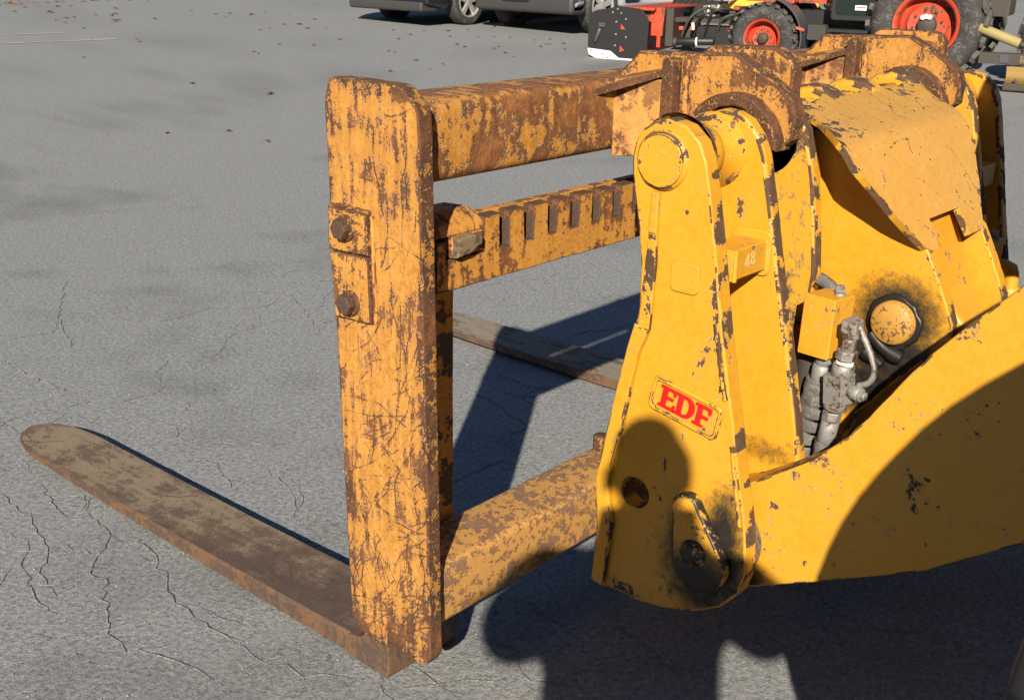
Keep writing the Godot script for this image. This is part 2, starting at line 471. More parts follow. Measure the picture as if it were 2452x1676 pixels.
	if not o.get("lite", false): mat.roughness_texture = tex(Image.create_from_data(w, h, false, Image.FORMAT_L8, rgh)); mat.roughness_texture_channel = BaseMaterial3D.TEXTURE_CHANNEL_RED
	mat.roughness = 1.0 if not o.get("lite", false) else (rp + 20) / 255.0
	var hi := Image.create_from_data(w, h, false, Image.FORMAT_L8, hgt)
	hi.bump_map_to_normal_map(o.get("bump", 2.0))
	mat.normal_enabled = true; mat.normal_texture = tex(hi); mat.normal_scale = 1.0
	return mat

func C(r: float, g: float, b: float) -> Color:       # linear albedo -> the sRGB value a texture holds
	return Color(r, g, b).linear_to_srgb()

func make_materials():
	N_CLOUD = noise_bytes(FastNoiseLite.TYPE_SIMPLEX, 0.006, 4, 11)
	N_MID = noise_bytes(FastNoiseLite.TYPE_SIMPLEX, 0.030, 6, 12)
	N_FINE = noise_bytes(FastNoiseLite.TYPE_SIMPLEX, 0.10, 4, 13)
	N_STREAK = noise_bytes(FastNoiseLite.TYPE_SIMPLEX, 0.03, 4, 14, 7.0)
	var yellow := ramp([[0.0, C(0.46, 0.21, 0.011)], [0.5, C(0.525, 0.265, 0.019)], [1.0, C(0.56, 0.298, 0.03)]])
	var yellow_dirty := ramp([[0.0, C(0.33, 0.165, 0.03)], [1.0, C(0.48, 0.26, 0.055)]])
	var ochre := ramp([[0.0, C(0.20, 0.085, 0.016)], [0.34, C(0.35, 0.16, 0.028)], [0.5, C(0.43, 0.213, 0.042)], [0.66, C(0.47, 0.245, 0.06)], [1.0, C(0.55, 0.36, 0.15)]])
	var ochre_stain := ramp([[0.0, C(0.15, 0.052, 0.011)], [0.5, C(0.27, 0.10, 0.018)], [1.0, C(0.40, 0.175, 0.036)]])
	var orange_rust := ramp([[0.0, C(0.018, 0.010, 0.007)], [0.36, C(0.034, 0.016, 0.009)], [0.5, C(0.058, 0.025, 0.011)], [0.66, C(0.11, 0.043, 0.015)], [0.84, C(0.19, 0.078, 0.024)], [1.0, C(0.3, 0.17, 0.085)]])
	var brown := ramp([[0.0, C(0.028, 0.015, 0.009)], [0.5, C(0.055, 0.029, 0.015)], [0.8, C(0.10, 0.055, 0.03)], [1.0, C(0.26, 0.19, 0.12)]])
	var primer := ramp([[0.0, C(0.45, 0.33, 0.14)], [0.5, C(0.6, 0.5, 0.28)], [1.0, C(0.7, 0.62, 0.42)]])
	var grey_primer := ramp([[0.0, C(0.35, 0.31, 0.2)], [0.6, C(0.5, 0.46, 0.32)], [1.0, C(0.6, 0.58, 0.46)]])
	var dust := ramp([[0.0, C(0.085, 0.06, 0.038)], [0.5, C(0.14, 0.105, 0.068)], [1.0, C(0.2, 0.155, 0.105)]])
	var dark := ramp([[0.0, C(0.03, 0.022, 0.02)], [0.5, C(0.055, 0.036, 0.03)], [1.0, C(0.1, 0.07, 0.05)]])
	R = {dust = dust, dark = dark, yellow = yellow, yellow_dirty = yellow_dirty, ochre = ochre, ochre_stain = ochre_stain, orange_rust = orange_rust, brown = brown, primer = primer, grey_primer = grey_primer}
	M.yellow = worn(1024, 1024, {paint = yellow, stained = yellow_dirty, primer = primer, rust = brown, base = 8, a = [0.8, 0.75, 0.35, 0.2], pale = 6, stain = 38, scratches = 50, scratch_depth = 0.5, seed = 3, bump = 1.5})
	triplanar(M.yellow, 0.9)
	M.yellow_edge = worn(768, 768, {paint = yellow, stained = yellow_dirty, primer = primer, rust = brown, base = 52, a = [3.0, 1.0, 0.6, 0.0], pale = 9, stain = 40, seed = 4, bump = 3.0})
	triplanar(M.yellow_edge, 1.7)
	M.bare = worn(768, 768, {paint = yellow, stained = yellow_dirty, primer = primer, rust = brown, base = 128, a = [3.0, 1.0, 0.6, 0.5], pale = 12, stain = 60, seed = 17, bump = 3.0})
	triplanar(M.bare, 1.5)
	M.frame = worn(1024, 1024, {paint = ochre, stained = ochre_stain, primer = grey_primer, rust = orange_rust, base = 72, a = [1.4, 0.8, 0.7, 0.9], pale = 5, stain = 40, seed = 5, gloss = 150, scratches = 60, bump = 3.0})
	triplanar(M.frame, 1.1)
	M.frame_edge = worn(768, 768, {paint = ochre, stained = ochre_stain, primer = grey_primer, rust = orange_rust, base = 196, a = [0.9, 0.9, 0.9, 0.2], pale = 5, stain = 60, seed = 6, gloss = 150, bump = 3.5})
	triplanar(M.frame_edge, 1.5)
	M.steel = worn(768, 768, {paint = ramp([[0.0, C(0.085, 0.045, 0.022)], [0.5, C(0.14, 0.078, 0.04)], [1.0, C(0.21, 0.14, 0.085)]]), stained = dark, primer = dust, rust = R.dark, base = 88, a = [0.9, 0.9, 0.6, 0.4], pale = 4, stain = 30, seed = 7, gloss = 150, dull = 215, bump = 1.8})
	triplanar(M.steel, 1.2)
	M.rust = worn(512, 512, {lite = true, paint = R.dark, stained = orange_rust, primer = orange_rust, rust = orange_rust, base = 96, a = [0.8, 0.8, 0.5, 0.2], pale = 4, stain = 60, seed = 8, gloss = 190, bump = 3.0})
	triplanar(M.rust, 2.5)
	M.beam = worn(1024, 1024, {paint = ochre, stained = ochre_stain, primer = grey_primer, rust = ramp([[0.0, C(0.03, 0.014, 0.008)], [0.35, C(0.062, 0.026, 0.011)], [0.5, C(0.11, 0.044, 0.015)], [0.65, C(0.19, 0.075, 0.02)], [0.8, C(0.27, 0.118, 0.03)], [1.0, C(0.38, 0.2, 0.07)]]), base = 158, a = [1.6, 0.9, 0.7, 0.8], pale = 9, stain = 60, seed = 22, gloss = 150, scratches = 30, bump = 3.0})
	triplanar(M.beam, 0.9, Vector3(0.15, 0.4, 0.3))
	M.low_beam = worn(1024, 1024, {paint = ramp([[0.0, C(0.34, 0.18, 0.05)], [1.0, C(0.52, 0.29, 0.09)]]), stained = ochre_stain, primer = ochre, rust = ramp([[0.0, C(0.07, 0.04, 0.026)], [0.5, C(0.14, 0.08, 0.05)], [1.0, C(0.25, 0.15, 0.09)]]), base = 100, a = [0.9, 1.2, 1.0, 0.3], pale = 3, stain = 80, seed = 25, gloss = 160, bump = 2.5})
	triplanar(M.low_beam, 1.0, Vector3(0.3, 0.1, 0.6))
	M.shank = worn(768, 768, {paint = ochre, stained = ochre_stain, primer = ochre, rust = R.dark, base = 90, a = [1.6, 0.9, 0.4, 0.3], pale = 3, stain = 90, seed = 26, gloss = 140, bump = 2.5})
	triplanar(M.shank, 0.9, Vector3(0.0, 0.3, 0.2))
	M.pin = worn(512, 512, {lite = true, paint = yellow_dirty, stained = yellow_dirty, primer = R.dark, rust = R.dark, base = 40, a = [0.8, 1.0, 0.6, 0.0], pale = 6, stain = 70, seed = 27, gloss = 110, dull = 110, bump = 2.5})
	triplanar(M.pin, 5.0, Vector3(0.2, 0.3, 0.1))
	R.blade_dust = ramp([[0.0, C(0.14, 0.105, 0.065)], [0.5, C(0.20, 0.16, 0.105)], [1.0, C(0.27, 0.225, 0.155)]])
	R.blade_grey = ramp([[0.0, C(0.13, 0.11, 0.085)], [0.5, C(0.20, 0.175, 0.14)], [1.0, C(0.28, 0.25, 0.21)]])
	R.blade_dark = ramp([[0.0, C(0.045, 0.03, 0.023)], [0.5, C(0.072, 0.048, 0.035)], [1.0, C(0.11, 0.078, 0.056)]])
	R.blade_mid = ramp([[0.0, C(0.07, 0.048, 0.034)], [1.0, C(0.14, 0.10, 0.07)]])
	M.bare_rib = M.bare
	M.saddle = M.frame_edge
	R.cover = ramp([[0.0, C(0.42, 0.22, 0.036)], [0.5, C(0.48, 0.262, 0.05)], [1.0, C(0.52, 0.30, 0.075)]])
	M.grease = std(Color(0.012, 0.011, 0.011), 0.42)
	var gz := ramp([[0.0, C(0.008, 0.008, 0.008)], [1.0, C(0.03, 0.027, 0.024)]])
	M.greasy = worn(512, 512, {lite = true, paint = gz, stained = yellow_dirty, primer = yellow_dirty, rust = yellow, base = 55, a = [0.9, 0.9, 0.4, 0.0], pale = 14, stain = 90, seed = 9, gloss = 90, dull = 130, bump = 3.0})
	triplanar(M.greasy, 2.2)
	var zn := ramp([[0.0, C(0.15, 0.15, 0.145)], [0.5, C(0.27, 0.27, 0.265)], [1.0, C(0.40, 0.40, 0.39)]])
	M.zinc = worn(512, 512, {lite = true, paint = zn, stained = ramp([[0.0, C(0.09, 0.085, 0.08)], [1.0, C(0.22, 0.21, 0.19)]]), primer = zn, rust = brown, base = 56, a = [0.9, 0.8, 0.5, 0.0], pale = 2, stain = 44, seed = 10, gloss = 120, bump = 2.0})
	M.zinc.metallic = 0.35
	triplanar(M.zinc, 3.0)
	var hs := ramp([[0.0, C(0.04, 0.04, 0.042)], [0.5, C(0.085, 0.083, 0.08)], [1.0, C(0.17, 0.16, 0.14)]])
	M.hose = worn(512, 512, {lite = true, paint = hs, stained = ramp([[0.0, C(0.12, 0.11, 0.1)], [1.0, C(0.24, 0.22, 0.19)]]), primer = hs, rust = hs, base = 62, a = [1.0, 0.8, 0.4, 0.0], pale = 2, stain = 50, seed = 12, gloss = 190, bump = 2.0})
	triplanar(M.hose, 3.0)
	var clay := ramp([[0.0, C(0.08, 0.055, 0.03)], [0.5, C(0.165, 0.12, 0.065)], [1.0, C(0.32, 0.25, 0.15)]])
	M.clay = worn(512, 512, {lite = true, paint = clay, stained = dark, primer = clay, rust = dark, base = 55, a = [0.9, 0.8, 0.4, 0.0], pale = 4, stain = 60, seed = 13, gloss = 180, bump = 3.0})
	triplanar(M.clay, 4.0)  # clay colour, also used for the shade of the flat hole discs
	var rb := ramp([[0.0, C(0.014, 0.014, 0.016)], [0.5, C(0.028, 0.028, 0.03)], [1.0, C(0.06, 0.058, 0.055)]])
	var rbd := ramp([[0.0, C(0.06, 0.057, 0.052)], [1.0, C(0.13, 0.125, 0.11)]])
	M.rubber = worn(512, 512, {lite = true, paint = rb, stained = rbd, primer = rb, rust = rbd, base = 45, a = [0.7, 0.6, 0.3, 0.0], pale = 2, stain = 60, seed = 14, gloss = 180, bump = 2.0})
	triplanar(M.rubber, 1.5)
	M.tread = worn(512, 512, {lite = true, paint = rbd, stained = rb, primer = rbd, rust = rb, base = 55, a = [0.8, 0.8, 0.3, 0.0], pale = 2, stain = 60, seed = 15, gloss = 200, bump = 2.0})
	triplanar(M.tread, 1.5)
	var og := ramp([[0.0, C(0.40, 0.035, 0.013)], [1.0, C(0.56, 0.055, 0.022)]])
	M.orange = worn(512, 512, {lite = true, paint = og, stained = ramp([[0.0, C(0.22, 0.06, 0.03)], [1.0, C(0.36, 0.13, 0.07)]]), primer = og, rust = brown, base = 52, a = [1.0, 0.7, 0.5, 0.3], pale = 2, stain = 46, seed = 18, gloss = 110, bump = 1.0})
	triplanar(M.orange, 1.2)
	M.orange_dirty = std(Color(0.42, 0.07, 0.035), 0.6)
	M.black = std(Color(0.012, 0.012, 0.014), 0.5)
	M.iron = std(Color(0.04, 0.036, 0.03), 0.7)
	M.charcoal = std(Color(0.05, 0.055, 0.065), 0.5)
	M.white = std(Color(0.75, 0.75, 0.73), 0.5)
	M.red = std(Color(0.55, 0.01, 0.012), 0.3)
	M.alloy = std(Color(0.5, 0.5, 0.51), 0.35, 0.6)
	M.carblack = std(Color(0.006, 0.006, 0.008), 0.25); M.carblack.clearcoat_enabled = true; M.carblack.clearcoat = 0.6
	M.silver = std(Color(0.30, 0.32, 0.36), 0.35, 0.2); M.silver.clearcoat_enabled = true
	M.trim = std(Color(0.035, 0.036, 0.038), 0.6)
	M.cream = std(Color(0.26, 0.22, 0.09), 0.7)
	M.shaded_yellow = std(Color(0.2, 0.125, 0.025), 0.6)  # blade yellow, darkened so its shade sits in the colour
	M.machine = std(Color(0.62, 0.34, 0.02), 0.5)
	M.darkglass = std(Color(0.01, 0.018, 0.016), 0.08)

var R := {}

# ------------------------------------------------------------------ the lot: level near the machine, rising gently beyond
func gy(x: float, z: float) -> float:
	var t := 0.754 * x - 0.657 * z
	if t < 4.0: return 0.0
	if t < 8.0: return 0.031 * (t - 4.0) * (t - 4.0) / 8.0
	if t < 40.0: return 0.031 * (t - 6.0)
	return 1.054

func build_ground():
	var w := 1024
	var agg := FastNoiseLite.new()
	agg.noise_type = FastNoiseLite.TYPE_CELLULAR; agg.frequency = 0.13; agg.seed = 21
	agg.cellular_return_type = FastNoiseLite.RETURN_CELL_VALUE; agg.fractal_type = FastNoiseLite.FRACTAL_NONE
	var ai := agg.get_seamless_image(w, w); ai.convert(Image.FORMAT_L8)
	var cellv := ai.get_data()
	agg.cellular_return_type = FastNoiseLite.RETURN_DISTANCE
	var di := agg.get_seamless_image(w, w); di.convert(Image.FORMAT_L8)
	var celld := di.get_data()
	var lut := ramp([[0.0, C(0.080, 0.085, 0.088)], [0.3, C(0.146, 0.155, 0.161)], [0.5, C(0.194, 0.205, 0.213)], [0.75, C(0.244, 0.258, 0.268)], [1.0, C(0.331, 0.350, 0.364)]])
	var alb := PackedByteArray(); alb.resize(w * w * 3)
	var hgt := PackedByteArray(); hgt.resize(w * w)
	for i in w * w:
		var f := N_FINE[i]; var m := N_MID[(i * 1 + 5000) & 1048575]; var s := N_STREAK[i]
		var t := 128 + (f - 128) / 2 + (m - 128) / 2 + (s - 128) / 10
		var cv := cellv[i]
		t += (cv - 128) / 8
		if cv > 228: t += 34
		elif cv < 26: t -= 44
		t = clampi(t, 0, 255)
		alb[i * 3] = lut[0][t]; alb[i * 3 + 1] = lut[1][t]; alb[i * 3 + 2] = lut[2][t]
		hgt[i] = clampi(100 + (f - 128) / 2 + (m - 128) * 2 / 3 + (cv - 128) / 6 - celld[i] / 6, 0, 255)
	var g := StandardMaterial3D.new()
	g.albedo_texture = tex(Image.create_from_data(w, w, false, Image.FORMAT_RGB8, alb))
	var hi := Image.create_from_data(w, w, false, Image.FORMAT_L8, hgt)
	hi.bump_map_to_normal_map(2.6)
	g.normal_enabled = true; g.normal_texture = tex(hi)
	g.roughness = 0.85
	g.vertex_color_use_as_albedo = true
	triplanar(g, 1.3)
	M.ground = g
	var big := FastNoiseLite.new(); big.frequency = 0.45; big.fractal_octaves = 4; big.seed = 5
	var fine := FastNoiseLite.new(); fine.frequency = 2.2; fine.fractal_octaves = 4; fine.seed = 6
	var strk := FastNoiseLite.new(); strk.frequency = 1.0; strk.fractal_octaves = 4; strk.seed = 7
	var xs := axis(-0.3, 5.0, 0.045, -140.0, 160.0)
	var zs := axis(-6.0, -0.4, 0.045, -160.0, 140.0)
	var st := SurfaceTool.new()
	st.begin(Mesh.PRIMITIVE_TRIANGLES)
	for z in zs:
		for x in xs:
			var b := big.get_noise_2d(x, z); var f := fine.get_noise_2d(x, z)
			var k := strk.get_noise_2d((x * 0.83 + z * 0.56) * 0.22, (-x * 0.56 + z * 0.83) * 2.3)
			var v := 1.06 + clampf(b * 1.6, -0.5, 0.5) * 0.34 + f * 0.22 + clampf(k, -0.5, 0.5) * 0.22
			var warm := clampf(b + f * 0.5, 0.0, 1.0) * 0.10
			st.set_color(Color(v * (1.0 + warm * 0.4), v, v * (1.0 - warm), 1.0))
			st.set_uv(Vector2(x, z))
			st.add_vertex(Vector3(x, gy(x, z), z))
	var nx := xs.size()
	for j in zs.size() - 1:
		for i in nx - 1:
			var a := j * nx + i
			for q in [a, a + 1, a + nx, a + 1, a + nx + 1, a + nx]:
				st.add_index(q)
	st.generate_normals()
	st.generate_tangents()
	var o := MeshInstance3D.new()
	o.mesh = st.commit(); o.material_override = g
	o.name = "ground"; o.set_meta("kind", "structure"); o.set_meta("label", "worn grey asphalt of the open yard")
	add_child(o, true)
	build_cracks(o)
	# faded parking lines, thin sheets on the asphalt
	var paint := std(Color(0.42, 0.42, 0.41), 0.85)
	for l in [[Vector2(6.9, -15.12), Vector2(7.88, -14.8)], [Vector2(6.3, -14.28), Vector2(8.0, -13.74)]]:
		var mb := MB.new()
		var d: Vector2 = (l[1] - l[0]).normalized(); var n := Vector2(-d.y, d.x) * 0.035
		var L: float = l[0].distance_to(l[1])
		var x := 0.0
		while x < L:
			var e := minf(L, x + rng.randf_range(0.05, 0.3))
			var wob := rng.randf_range(0.5, 1.1)
			var q := []
			for c in [[x, -1], [e, -1], [e, 1], [x, 1]]:
				var p: Vector2 = l[0] + d * c[0] + n * c[1] * wob
				q.append(Vector3(p.x, gy(p.x, p.y) + 0.006, p.y))
			mb.quad(paint, q[0], q[1], q[2], q[3], Vector3.UP, Vector3.UP, Vector3.UP, Vector3.UP)
			x = e + (rng.randf_range(0.0, 0.06) if rng.randf() < 0.5 else 0.0)
		var lo := top("painted_line", mb, "", "", "", "structure")

func axis(a: float, b: float, step: float, lo: float, hi: float) -> PackedFloat32Array:
	var left := []
	var x := a; var s := step
	while x > lo:
		s *= 1.22; x -= s; left.append(x)
	left.reverse()
	var out := PackedFloat32Array(left)
	x = a
	while x < b:
		out.append(x); x += step
	s = step
	while x < hi:
		out.append(x); s *= 1.16 if s < 0.4 else 1.25; x += s
	return out

func build_cracks(ground: Node3D):
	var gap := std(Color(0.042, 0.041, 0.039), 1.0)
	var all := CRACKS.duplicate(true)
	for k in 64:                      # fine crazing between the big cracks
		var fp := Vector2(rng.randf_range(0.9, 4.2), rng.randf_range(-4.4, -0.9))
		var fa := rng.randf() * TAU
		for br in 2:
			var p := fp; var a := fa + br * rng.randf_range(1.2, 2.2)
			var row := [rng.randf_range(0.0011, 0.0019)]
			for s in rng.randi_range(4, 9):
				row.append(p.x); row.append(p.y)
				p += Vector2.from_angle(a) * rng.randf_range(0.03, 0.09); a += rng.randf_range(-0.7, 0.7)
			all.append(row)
	for path in all:
		var w: float = path[0]
		var pts := []
		for k in range(1, path.size() - 2, 2):
			var a := Vector2(path[k], path[k + 1])
			if k + 3 >= path.size(): break
			var b := Vector2(path[k + 2], path[k + 3])
			var n := maxi(1, int(a.distance_to(b) / 0.022))
			for j in n:
				pts.append(a.lerp(b, float(j) / n) + Vector2(rng.randf_range(-0.008, 0.008), rng.randf_range(-0.008, 0.008)))
		if pts.size() < 3: continue
		var mb := MB.new()
		var prev := []
		for i in pts.size():
			var t: Vector2 = (pts[mini(i + 1, pts.size() - 1)] - pts[maxi(i - 1, 0)]).normalized()
			var n := Vector2(-t.y, t.x)
			var taper := minf(1.0, minf(i, pts.size() - 1 - i) / 4.0)
			var ww := w * rng.randf_range(0.06, 0.95) * rng.randf_range(0.4, 1.0) * taper
			var lip := rng.randf_range(0.002, 0.006)
			var h := rng.randf_range(0.0, 0.0013) * taper
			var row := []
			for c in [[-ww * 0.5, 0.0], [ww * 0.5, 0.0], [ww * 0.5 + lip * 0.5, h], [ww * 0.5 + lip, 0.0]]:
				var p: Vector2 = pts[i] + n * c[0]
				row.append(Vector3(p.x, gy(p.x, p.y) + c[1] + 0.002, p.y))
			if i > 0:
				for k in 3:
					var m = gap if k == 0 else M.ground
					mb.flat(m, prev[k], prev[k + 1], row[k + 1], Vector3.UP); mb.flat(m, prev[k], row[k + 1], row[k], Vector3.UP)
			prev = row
			if rng.randf() < 0.35:
				var cp: Vector2 = pts[i] + n * rng.randf_range(-0.012, 0.012)
				var cr := rng.randf_range(0.0015, 0.004)
				var tp := Vector3(cp.x, gy(cp.x, cp.y) + cr * 0.9, cp.y)
				var ca := rng.randf() * TAU
				for e in 4:
					var e0 := tp + Vector3(cos(ca + e * PI / 2) * cr, -cr, sin(ca + e * PI / 2) * cr * 0.8); var e1 := tp + Vector3(cos(ca + e * PI / 2 + PI / 2) * cr, -cr, sin(ca + e * PI / 2 + PI / 2) * cr * 0.8)
					mb.flat(M.ground, tp, e0, e1, (e0 + e1) / 2 - tp + Vector3(0, cr, 0))
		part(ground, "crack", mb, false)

func V(a: Array) -> PackedVector2Array:
	var p := PackedVector2Array()
	for i in range(0, a.size(), 2): p.append(Vector2(a[i], a[i + 1]))
	return p

func bounds(p: PackedVector2Array) -> Rect2:
	var r := Rect2(p[0], Vector2.ZERO)
	for q in p: r = r.expand(q)
	return r.grow(0.004)

func weld(parent: Node3D, pts: Array, r: float, m):       # a bead of weld metal
	var mb := MB.new()
	tube(mb, pts, r, m, 8, 0.16)
	part(parent, "weld_bead", mb)

# ------------------------------------------------------------------ pallet fork frame
func build_frame():
	var f := thing("fork_carriage_frame", "rusty ochre steel fork frame with notched rail and tall scratched side plate", "fork frame", Vector3(2.5, 0.0, -1.5))
	# tall side plate
	var p := rough(rounded([Vector2(-1.666, 1.225), Vector2(-1.650, 1.272), Vector2(-1.465, 1.271), Vector2(-1.418, 1.232), Vector2(-1.397, 0.150), Vector2(-1.415, 0.121), Vector2(-1.516, 0.127), Vector2(-1.527, 0.113), Vector2(-1.600, 0.116), Vector2(-1.636, 0.150)], 0.016), 0.014, 0.0009)
	var r := bounds(p)
	var mt := worn(320, 1344, {rect = r, poly = p, paint = R.ochre, stained = R.ochre_stain, primer = R.grey_primer, rust = R.orange_rust, base = 33, a = [0.9, 0.6, 0.75, 0.8], edge = [140, 0.011], pale = 8, stain = 26, seed = 31, gain = 1.5, gloss = 150, scratches = 280, low = true, bump = 3.0,
		spots = [[-1.55, 1.26, 0.16, 0.022, 70], [-1.64, 1.21, 0.03, 0.05, 45], [-1.50, 1.17, 0.04, 0.09, 34], [-1.57, 1.12, 0.07, 0.05, 30], [-1.46, 1.1, 0.05, 0.06, 26], [-1.58, 1.065, 0.05, 0.015, 22], [-1.53, 0.13, 0.16, 0.045, 75], [-1.47, 0.2, 0.07, 0.04, 45], [-1.63, 0.43, 0.018, 0.07, 60], [-1.62, 0.3, 0.02, 0.16, 40], [-1.42, 0.5, 0.02, 0.5, 18], [-1.64, 0.7, 0.02, 0.03, 40], [-1.55, 0.62, 0.05, 0.012, 34], [-1.44, 0.35, 0.05, 0.1, 14]],
		lines = [[[-1.64, 0.62], [-1.60, 0.625], [-1.56, 0.63], [-1.52, 0.64], [-1.47, 0.655], [-1.43, 0.66]], [[-1.62, 0.6], [-1.57, 0.615], [-1.52, 0.625], [-1.46, 0.65]], [[-1.47, 0.88], [-1.47, 0.8], [-1.475, 0.72], [-1.48, 0.66]], [[-1.42, 0.82], [-1.45, 0.75], [-1.48, 0.69], [-1.49, 0.62]], [[-1.56, 0.4], [-1.555, 0.34], [-1.54, 0.27], [-1.51, 0.23], [-1.44, 0.228]], [[-1.62, 0.33], [-1.56, 0.25], [-1.50, 0.18]], [[-1.6, 1.105], [-1.55, 1.1], [-1.5, 1.07], [-1.44, 1.075], [-1.41, 1.06]], [[-1.5, 1.06], [-1.5, 1.0], [-1.46, 0.985], [-1.41, 0.97]], [[-1.64, 0.5], [-1.57, 0.46], [-1.50, 0.42], [-1.43, 0.39]], [[-1.61, 0.24], [-1.57, 0.19]], [[-1.45, 0.31], [-1.50, 0.25], [-1.55, 0.2]], [[-1.44, 0.9], [-1.435, 0.8], [-1.43, 0.72]]]})
	var mb := MB.new()
	ext(mb, p, yz(1.375), -0.035, 0.0, 0.004, mt, M.frame_edge, r)
	tag(part(f, "side_plate", mb), "near side plate, ochre paint scratched down to rust")
	# two wear shims bolted on it
	var k := 0
	for q in [[Vector2(-1.654, 0.950), Vector2(-1.653, 1.034), Vector2(-1.546, 1.032), Vector2(-1.542, 0.955)], [Vector2(-1.641, 0.818), Vector2(-1.651, 0.948), Vector2(-1.543, 0.952), Vector2(-1.539, 0.824)]]:
		var sp := rough(PackedVector2Array(q), 0.012, 0.0008)
		var sr := bounds(sp)
		var sm := worn(160, 160, {lite = true, rect = sr, poly = sp, paint = R.ochre, stained = R.ochre_stain, primer = R.grey_primer, rust = R.orange_rust, base = 62, a = [0.8, 0.9, 0.9, 0.5], edge = [60, 0.006], pale = 6, stain = 70, seed = 33 + k, gloss = 150, bump = 3.0, spots = [[-1.58, 0.98 - 0.13 * k, 0.02, 0.06, 40], [-1.61, 0.885, 0.03, 0.03, 45]]})
		mb = MB.new()
		ext(mb, sp, yz(1.375), 0.0, 0.012, 0.003, sm, M.frame_edge, sr)
		part(f, "wear_shim", mb); k += 1
	for b in [Vector3(1.363, 1.000, -1.600), Vector3(1.363, 0.856, -1.592)]:
		mb = MB.new()
		hexbolt(mb, b, Vector3(-1, 0, 0), 0.0205, 0.024, M.rust, 1.2, M.frame_edge)
		part(f, "bolt", mb)
	# far side plate, seen only by its top
	mb = MB.new()
	ext(mb, rough(rounded([Vector2(-1.636, 0.13), Vector2(-1.666, 1.27), Vector2(-1.418, 1.27), Vector2(-1.397, 0.13)], 0.05), 0.03, 0.001), yz(3.665), -0.035, 0.0, 0.004, M.frame, M.frame_edge)
	part(f, "side_plate", mb)
	# beams: rounded box tubes
	mb = MB.new()
	ext(mb, rrect(Vector2(-1.60, 1.092), Vector2(-1.445, 1.241), 0.022), yz(1.411), -2.252, 0.0, 0.0, M.frame, M.beam)
	part(f, "top_beam", mb)
	mb = MB.new()
	ext(mb, rrect(Vector2(-1.562, 0.190), Vector2(-1.42, 0.326), 0.015), yz(1.411), -2.252, 0.0, 0.0, M.frame, M.low_beam)
	part(f, "bottom_beam", mb)
	# notched rail, set forward of a plain backing rail
	mb = MB.new()
	box(mb, Vector3(2.538, 0.918, -1.548), Vector3(2.25, 0.096, 0.028), 0.003, M.frame)
	box(mb, Vector3(2.645, 0.978, -1.540), Vector3(2.03, 0.040, 0.024), 0.003, M.frame)
	part(f, "backing_rail", mb)
	var o := [Vector2(1.484, 0.868), Vector2(1.484, 0.968), Vector2(1.512, 0.968), Vector2(1.512, 0.930), Vector2(1.616, 0.930)]
	var x := 1.616
	while x < 3.45:
		o.append_array([Vector2(x, 1.0), Vector2(x + 0.047, 1.0), Vector2(x + 0.049, 0.931), Vector2(x + 0.074, 0.931)])
		x += 0.0755
	o.append_array([Vector2(x, 1.0), Vector2(3.56, 1.0), Vector2(3.56, 0.868)])
	var rp := rough(PackedVector2Array(o), 0.02, 0.0008)
	var rr := Rect2(1.48, 0.86, 1.0, 0.145)
	var rm := worn(1024, 160, {rect = rr, poly = PackedVector2Array(o), paint = R.ochre, stained = R.ochre_stain, primer = R.ochre, rust = R.orange_rust, base = 48, a = [1.0, 0.9, 0.8, 0.6], edge = [80, 0.006], pale = 4, stain = 44, seed = 37, gloss = 150, bump = 3.0, spots = [[1.52, 0.93, 0.06, 0.05, 30], [1.9, 0.89, 0.08, 0.03, 28], [1.6, 0.9, 0.08, 0.02, 24]]})
	mb = MB.new()
	ext(mb, rp, xy(-1.485), -0.03, 0.0, 0.0025, rm, M.rust, rr)
	part(f, "notched_rail", mb)
	# uprights behind the beams, and what joins rail and beams
	for ux in [2.40, 2.78]:
		mb = MB.new()
		ext(mb, rough(PackedVector2Array([Vector2(-1.60, 0.2), Vector2(-1.60, 1.1), Vector2(-1.46, 1.1), Vector2(-1.46, 0.2)]), 0.05, 0.001), yz(ux), -0.03, 0.0, 0.003, M.frame, M.frame_edge)
		part(f, "upright", mb)
	# hooks: each an ear with a nose that reaches back over the coupler pin
	var hook := [Vector2(-1.60, 1.235), Vector2(-1.50, 1.245), Vector2(-1.452, 1.293), Vector2(-1.348, 1.298), Vector2(-1.215, 1.304), Vector2(-1.172, 1.282), Vector2(-1.120, 1.253), Vector2(-1.082, 1.226), Vector2(-1.070, 1.195), Vector2(-1.074, 1.148), Vector2(-1.092, 1.133), Vector2(-1.115, 1.137)]
	for a in range(15, 175, 16):
		hook.append(Vector2(-1.197, 1.125) + Vector2.from_angle(deg_to_rad(a)) * 0.086)
	hook.append_array([Vector2(-1.285, 1.10), Vector2(-1.30, 1.02), Vector2(-1.40, 0.90), Vector2(-1.44, 0.90), Vector2(-1.44, 1.08), Vector2(-1.60, 1.10)])
	var n := 0
	for hx in [2.06, 2.90]:
		var hp := rough(PackedVector2Array(hook), 0.02, 0.0010)
		var hr := bounds(hp)
		var hm := worn(560, 420, {rect = hr, poly = hp, paint = R.ochre, stained = R.ochre_stain, primer = R.grey_primer, rust = R.orange_rust, base = 40, a = [0.9, 0.6, 0.9, 0.5], edge = [116, 0.012], pale = 6, stain = 40, seed = 41 + n, gloss = 140, bump = 3.0,
			spots = [[-1.09, 1.2, 0.03, 0.06, 60], [-1.15, 1.26, 0.05, 0.02, 50], [-1.33, 1.2, 0.03, 0.12, 42], [-1.19, 1.25, 0.05, 0.03, 36], [-1.2, 1.2, 0.09, 0.02, 24]]})
		mb = MB.new()
		ext(mb, hp, yz(hx), -0.045, 0.0, 0.006, hm, M.frame_edge, hr)
		tag(part(f, "hook", mb), ["near hook plate with black flecks and a bare rusty nose", "far hook plate with a broad rusty patch on its slope"][n])
		# stiffener strip up the ear, gusset under a triangular flange
		mb = MB.new()
